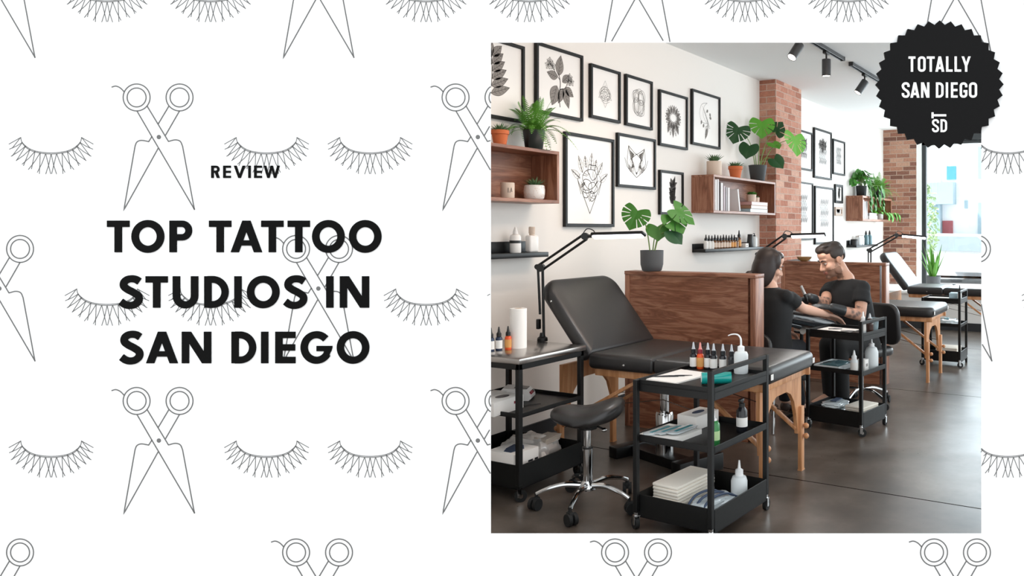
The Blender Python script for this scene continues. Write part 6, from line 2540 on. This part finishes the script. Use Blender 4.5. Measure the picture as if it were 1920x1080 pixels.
for k in range(5):
    a = R(20 + 72 * k)
    d = Vector((math.cos(a), math.sin(a), 0))
    ao = MB().tube(smooth_path([d * 0.02 + up * 0.13, d * 0.12 + up * 0.13, d * 0.24 + up * 0.085], 5), 0.013, 10).build('base_arm', 'chrome', t)
    cm = MB()
    cm.xf = Matrix.Translation(d * 0.245) @ Matrix.Rotation(a + 0.8, 4, 'Z')
    for s in (-1, 1):
        cm.cyl((0.01, s * 0.006, 0.028), (0.01, s * 0.022, 0.028), 0.028, seg=16)
    cm.box((0.004, 0, 0.046), (0.036, 0.03, 0.03), 0.007)
    cm.cyl((0, 0, 0.05), (0, 0, 0.09), 0.008, seg=8)
    cm.build('caster', 'rubber', ao)

# ---- the client
WO, L = person_frame(1447, 5.6)
wom = thing('person', 'dark haired woman in a black T-shirt seen from behind, her arm out on the rest', 'person', WO, FRONT_ROT)
Rsh, Lsh = L(1474, 553, -0.09), L(1414, 550, 0.14)
Rel, Rwr = L(1505, 578, 0.06), L(1551, 590, 0.34)
hipC, chest, neckB = L(1449, 655, 0.0), L(1447, 585, 0.01), L(1445, 540, 0.02)
ac = (Rsh - Lsh).normalized()
dp = ac.cross(up).normalized()
if dp.x < 0:
    dp = -dp
HM = head_matrix(L(1441, 500, 0.04), Vector((0.93, 0.24, -0.28)), up, 0.98)
m = MB()
m.xf = HM
head_shapes(m, True)
m.xf = Matrix.Identity(4)
nk = HM @ Vector((0, 0.03, -0.06))
limb(m, [nk, nk.lerp(neckB, 0.55), neckB], [0.048, 0.046, 0.055])
loft(m, [(hipC, ac * 0.14, dp * 0.1), (hipC.lerp(chest, 0.5), ac * 0.115, dp * 0.085), (chest, ac * 0.13, dp * 0.09), (neckB - up * 0.03, ac * 0.11, dp * 0.06), (neckB, ac * 0.05, dp * 0.05)])
limb(m, [Rsh - up * 0.02, Rsh.lerp(Rel, 0.5), Rel], [0.034, 0.042, 0.036])
limb(m, [Rel, Rel.lerp(Rwr, 0.3), Rwr], [0.036, 0.037, 0.025])
Lel, Lwr = Lsh + dp * 0.1 - up * 0.23, Lsh + dp * 0.28 - up * 0.3 + ac * 0.05
limb(m, [Lsh - up * 0.02, Lel, Lwr], [0.034, 0.036, 0.025])
hand(m, Rwr, Vector((0.9, 0.25, -0.35)), Vector((0.2, -0.3, -1)), 1, (10, 12, 14, 18), 0.95, 1.0)
hand(m, Lwr, (Lwr - Lel), Vector((0, 0, -1)), 1, (18, 20, 22, 24), 0.95, 1.0)
Rhip, Lhip = hipC + ac * 0.08, hipC - ac * 0.08
Rkn, Lkn = L(1498, 652, 0.2), L(1472, 650, 0.36)
Ran, Lan = Rkn + Vector((0.0, 0.02, 0)), Lkn + Vector((0.0, 0.02, 0))
Ran.z = Lan.z = 0.09
for h_, k_, a_ in ((Lhip, Lkn, Lan), (Rhip, Rkn, Ran)):
    limb(m, [h_, k_, a_], [0.065, 0.046, 0.032])
    limb(m, [a_, a_ + dp * 0.13 - up * 0.055], [0.032, 0.028])
organic(m, 'body', 'skin_pale', wom, 0.0062, 3)
m = MB()
m.xf = HM
m.ball((0, 0.016, 0.045), (0.084, 0.106, 0.1), 22, 16)
m.ball((0, 0.05, -0.02), (0.083, 0.075, 0.12), 20, 14)
m.ball((0, 0.06, -0.1), (0.078, 0.055, 0.09), 18, 12)
for s in (-1, 1):
    m.ball((s * 0.062, 0.018, -0.03), (0.029, 0.064, 0.13), 18, 14)
    m.ball((s * 0.056, -0.022, 0.045), (0.026, 0.045, 0.07), 16, 12)
    m.ball((s * 0.045, 0.05, -0.13), (0.034, 0.045, 0.07), 16, 12)
m.ball((0.0, -0.045, 0.098), (0.06, 0.05, 0.034), 16, 12)
m.ball((0.0, 0.128, -0.1), (0.028, 0.034, 0.034))
organic(m, 'hair', 'hair_dark', wom, 0.0065, 8)
for s in (-1, 1):
    b = MB()
    b.xf = HM
    b.ball((s * 0.031, -0.083, 0.006), (0.014, 0.013, 0.009), 14, 10)
    b.build('eye', 'eye_white', wom)
    b = MB()
    b.xf = HM
    b.tube([(s * 0.012, -0.1, 0.026), (s * 0.03, -0.098, 0.034), (s * 0.052, -0.084, 0.026)], [0.003, 0.004, 0.002], 8)
    b.build('eyebrow', 'hair_dark', wom)
m = MB()
loft(m, [(hipC - up * 0.04, ac * 0.165, dp * 0.125), (hipC.lerp(chest, 0.45), ac * 0.145, dp * 0.11), (chest + dp * 0.01, ac * 0.16, dp * 0.12), (chest.lerp(neckB, 0.55), ac * 0.155, dp * 0.1), (neckB - up * 0.03, ac * 0.125, dp * 0.078), (neckB + up * 0.005, ac * 0.066, dp * 0.062)])
for sh, el, en in ((Rsh, Rel, 0.6), (Lsh, Lel, 0.6)):
    limb(m, [neckB - up * 0.055, sh - up * 0.012, sh.lerp(el, 0.3)], [0.062, 0.052, 0.056])
    m.tube([sh.lerp(el, 0.2), sh.lerp(el, en)], [0.055, 0.057], 20)
organic(m, 'shirt', 'shirt_black', wom, 0.0095, 9)
m = MB()
loft(m, [(hipC - up * 0.1, ac * 0.165, dp * 0.13), (hipC - up * 0.03, ac * 0.17, dp * 0.135), (hipC + up * 0.03, ac * 0.15, dp * 0.115)])
for h_, k_, a_ in ((Lhip, Lkn, Lan), (Rhip, Rkn, Ran)):
    limb(m, [h_ - up * 0.03, h_.lerp(k_, 0.5) - up * 0.01, k_], [0.095, 0.085, 0.064])
    m.tube([k_, k_.lerp(a_, 0.4), a_], [0.064, 0.06, 0.048], 18)
organic(m, 'trousers', 'jeans_dark', wom, 0.011, 4)
for a_ in (Lan, Ran):
    m = MB()
    q = Matrix.Rotation(math.atan2(dp.y, dp.x), 3, 'Z')
    m.ball(a_ - up * 0.045, (0.04, 0.04, 0.045))
    m.ball(a_ + dp * 0.085 - up * 0.055, (0.07, 0.045, 0.034), 14, 10, q)
    m.ball(a_ + dp * 0.14 - up * 0.06, (0.045, 0.04, 0.029), 14, 10, q)
    organic(m, 'shoe', 'shoe_brown', wom, 0.008, 3)

# her chair
t = thing('client_chair', 'black chair with chrome legs under the client, half hidden by the near divider', 'chair', WO, FRONT_ROT)
hb = Vector((hipC.x, hipC.y, 0))
zs = hipC.z - 0.15
m = MB()
m.xf = Matrix.Translation(hb + up * (zs - 0.07)) @ Matrix.Rotation(math.atan2(dp.y, dp.x), 4, 'Z')
cushion(m, 0.42, 0.42, 0.07, 0.08, 0.028)
m.build('seat', 'black_leather', t, auto=60)
m = MB()
m.xf = Matrix.Translation(hb - dp * 0.2 + up * (zs + 0.14)) @ Matrix.Rotation(math.atan2(dp.y, dp.x), 4, 'Z') @ Matrix.Rotation(R(-84), 4, 'Y') @ Matrix.Translation((0, 0, 0))
cushion(m, 0.3, 0.38, 0.04, 0.1, 0.018)
m.build('backrest', 'black_leather', t, auto=60)
for i in (-1, 1):
    for j in (-1, 1):
        p0 = hb + dp * 0.16 * i + ac * 0.16 * j
        MB().tube([p0 + up * (zs - 0.07), p0 * 1.0 + dp * 0.04 * i + ac * 0.03 * j], 0.012, 10).build('leg', 'chrome', t)
MB().tube([hb - dp * 0.16 + up * (zs - 0.06), hb - dp * 0.235 + up * (zs - 0.05), hb - dp * 0.245 + up * (zs + 0.06)], 0.012, 10).build('back_post', 'chrome', t)

# armrest stand between them
p0, p1 = at(1464, 587, 5.72), at(1561, 610, 5.98)
mid = (p0 + p1) / 2
t = thing('armrest_stand', 'black padded arm rest on a stand beneath the outstretched arm of the client', 'arm rest', (mid.x, mid.y, 0))
ax = (p1 - p0)
ln = ax.length
ax.normalize()
sv = ax.cross(up).normalized()
nv = sv.cross(ax)
M = Matrix(((ax.x, sv.x, nv.x, 0), (ax.y, sv.y, nv.y, 0), (ax.z, sv.z, nv.z, mid.z), (0, 0, 0, 1)))
mat('wrapped_leather', '#2c2e31', 0.22, coat=1.0)
m = MB()
m.xf = M @ Matrix.Translation((0, 0, -0.062))
cushion(m, ln, 0.2, 0.1, 0.07, 0.04)
m.build('pad', 'wrapped_leather', t, auto=60)
m = MB()
m.xf = M @ Matrix.Translation((-ln * 0.32, 0, -0.085))
cushion(m, ln * 0.35, 0.15, 0.035, 0.03, 0.015)
m.build('lower_pad', 'wrapped_leather', t, auto=60)
m = MB()
m.xf = M
m.box((0, 0, -0.065), (0.22, 0.05, 0.03), 0.006)
m.cyl((-0.05, -0.04, -0.09), (-0.05, 0.04, -0.09), 0.03, seg=16)
m.box((0.06, 0, -0.09), (0.05, 0.06, 0.04), 0.008)
m.build('clamp', 'steel', t)
m = MB()
q = M @ Vector((-0.03, 0, -0.1))
m.tube([Vector((q.x, q.y, q.z)), Vector((q.x, q.y, 0.04))], 0.014, 14)
m.build('post', 'black_metal', t)
m = MB()
for k in range(3):
    a = R(30 + 120 * k)
    m.tube([Vector((q.x, q.y, 0.07)), Vector((q.x + 0.13 * math.cos(a), q.y + 0.13 * math.sin(a), 0.016))], 0.014, 10)
m.build('foot', 'black_metal', t)
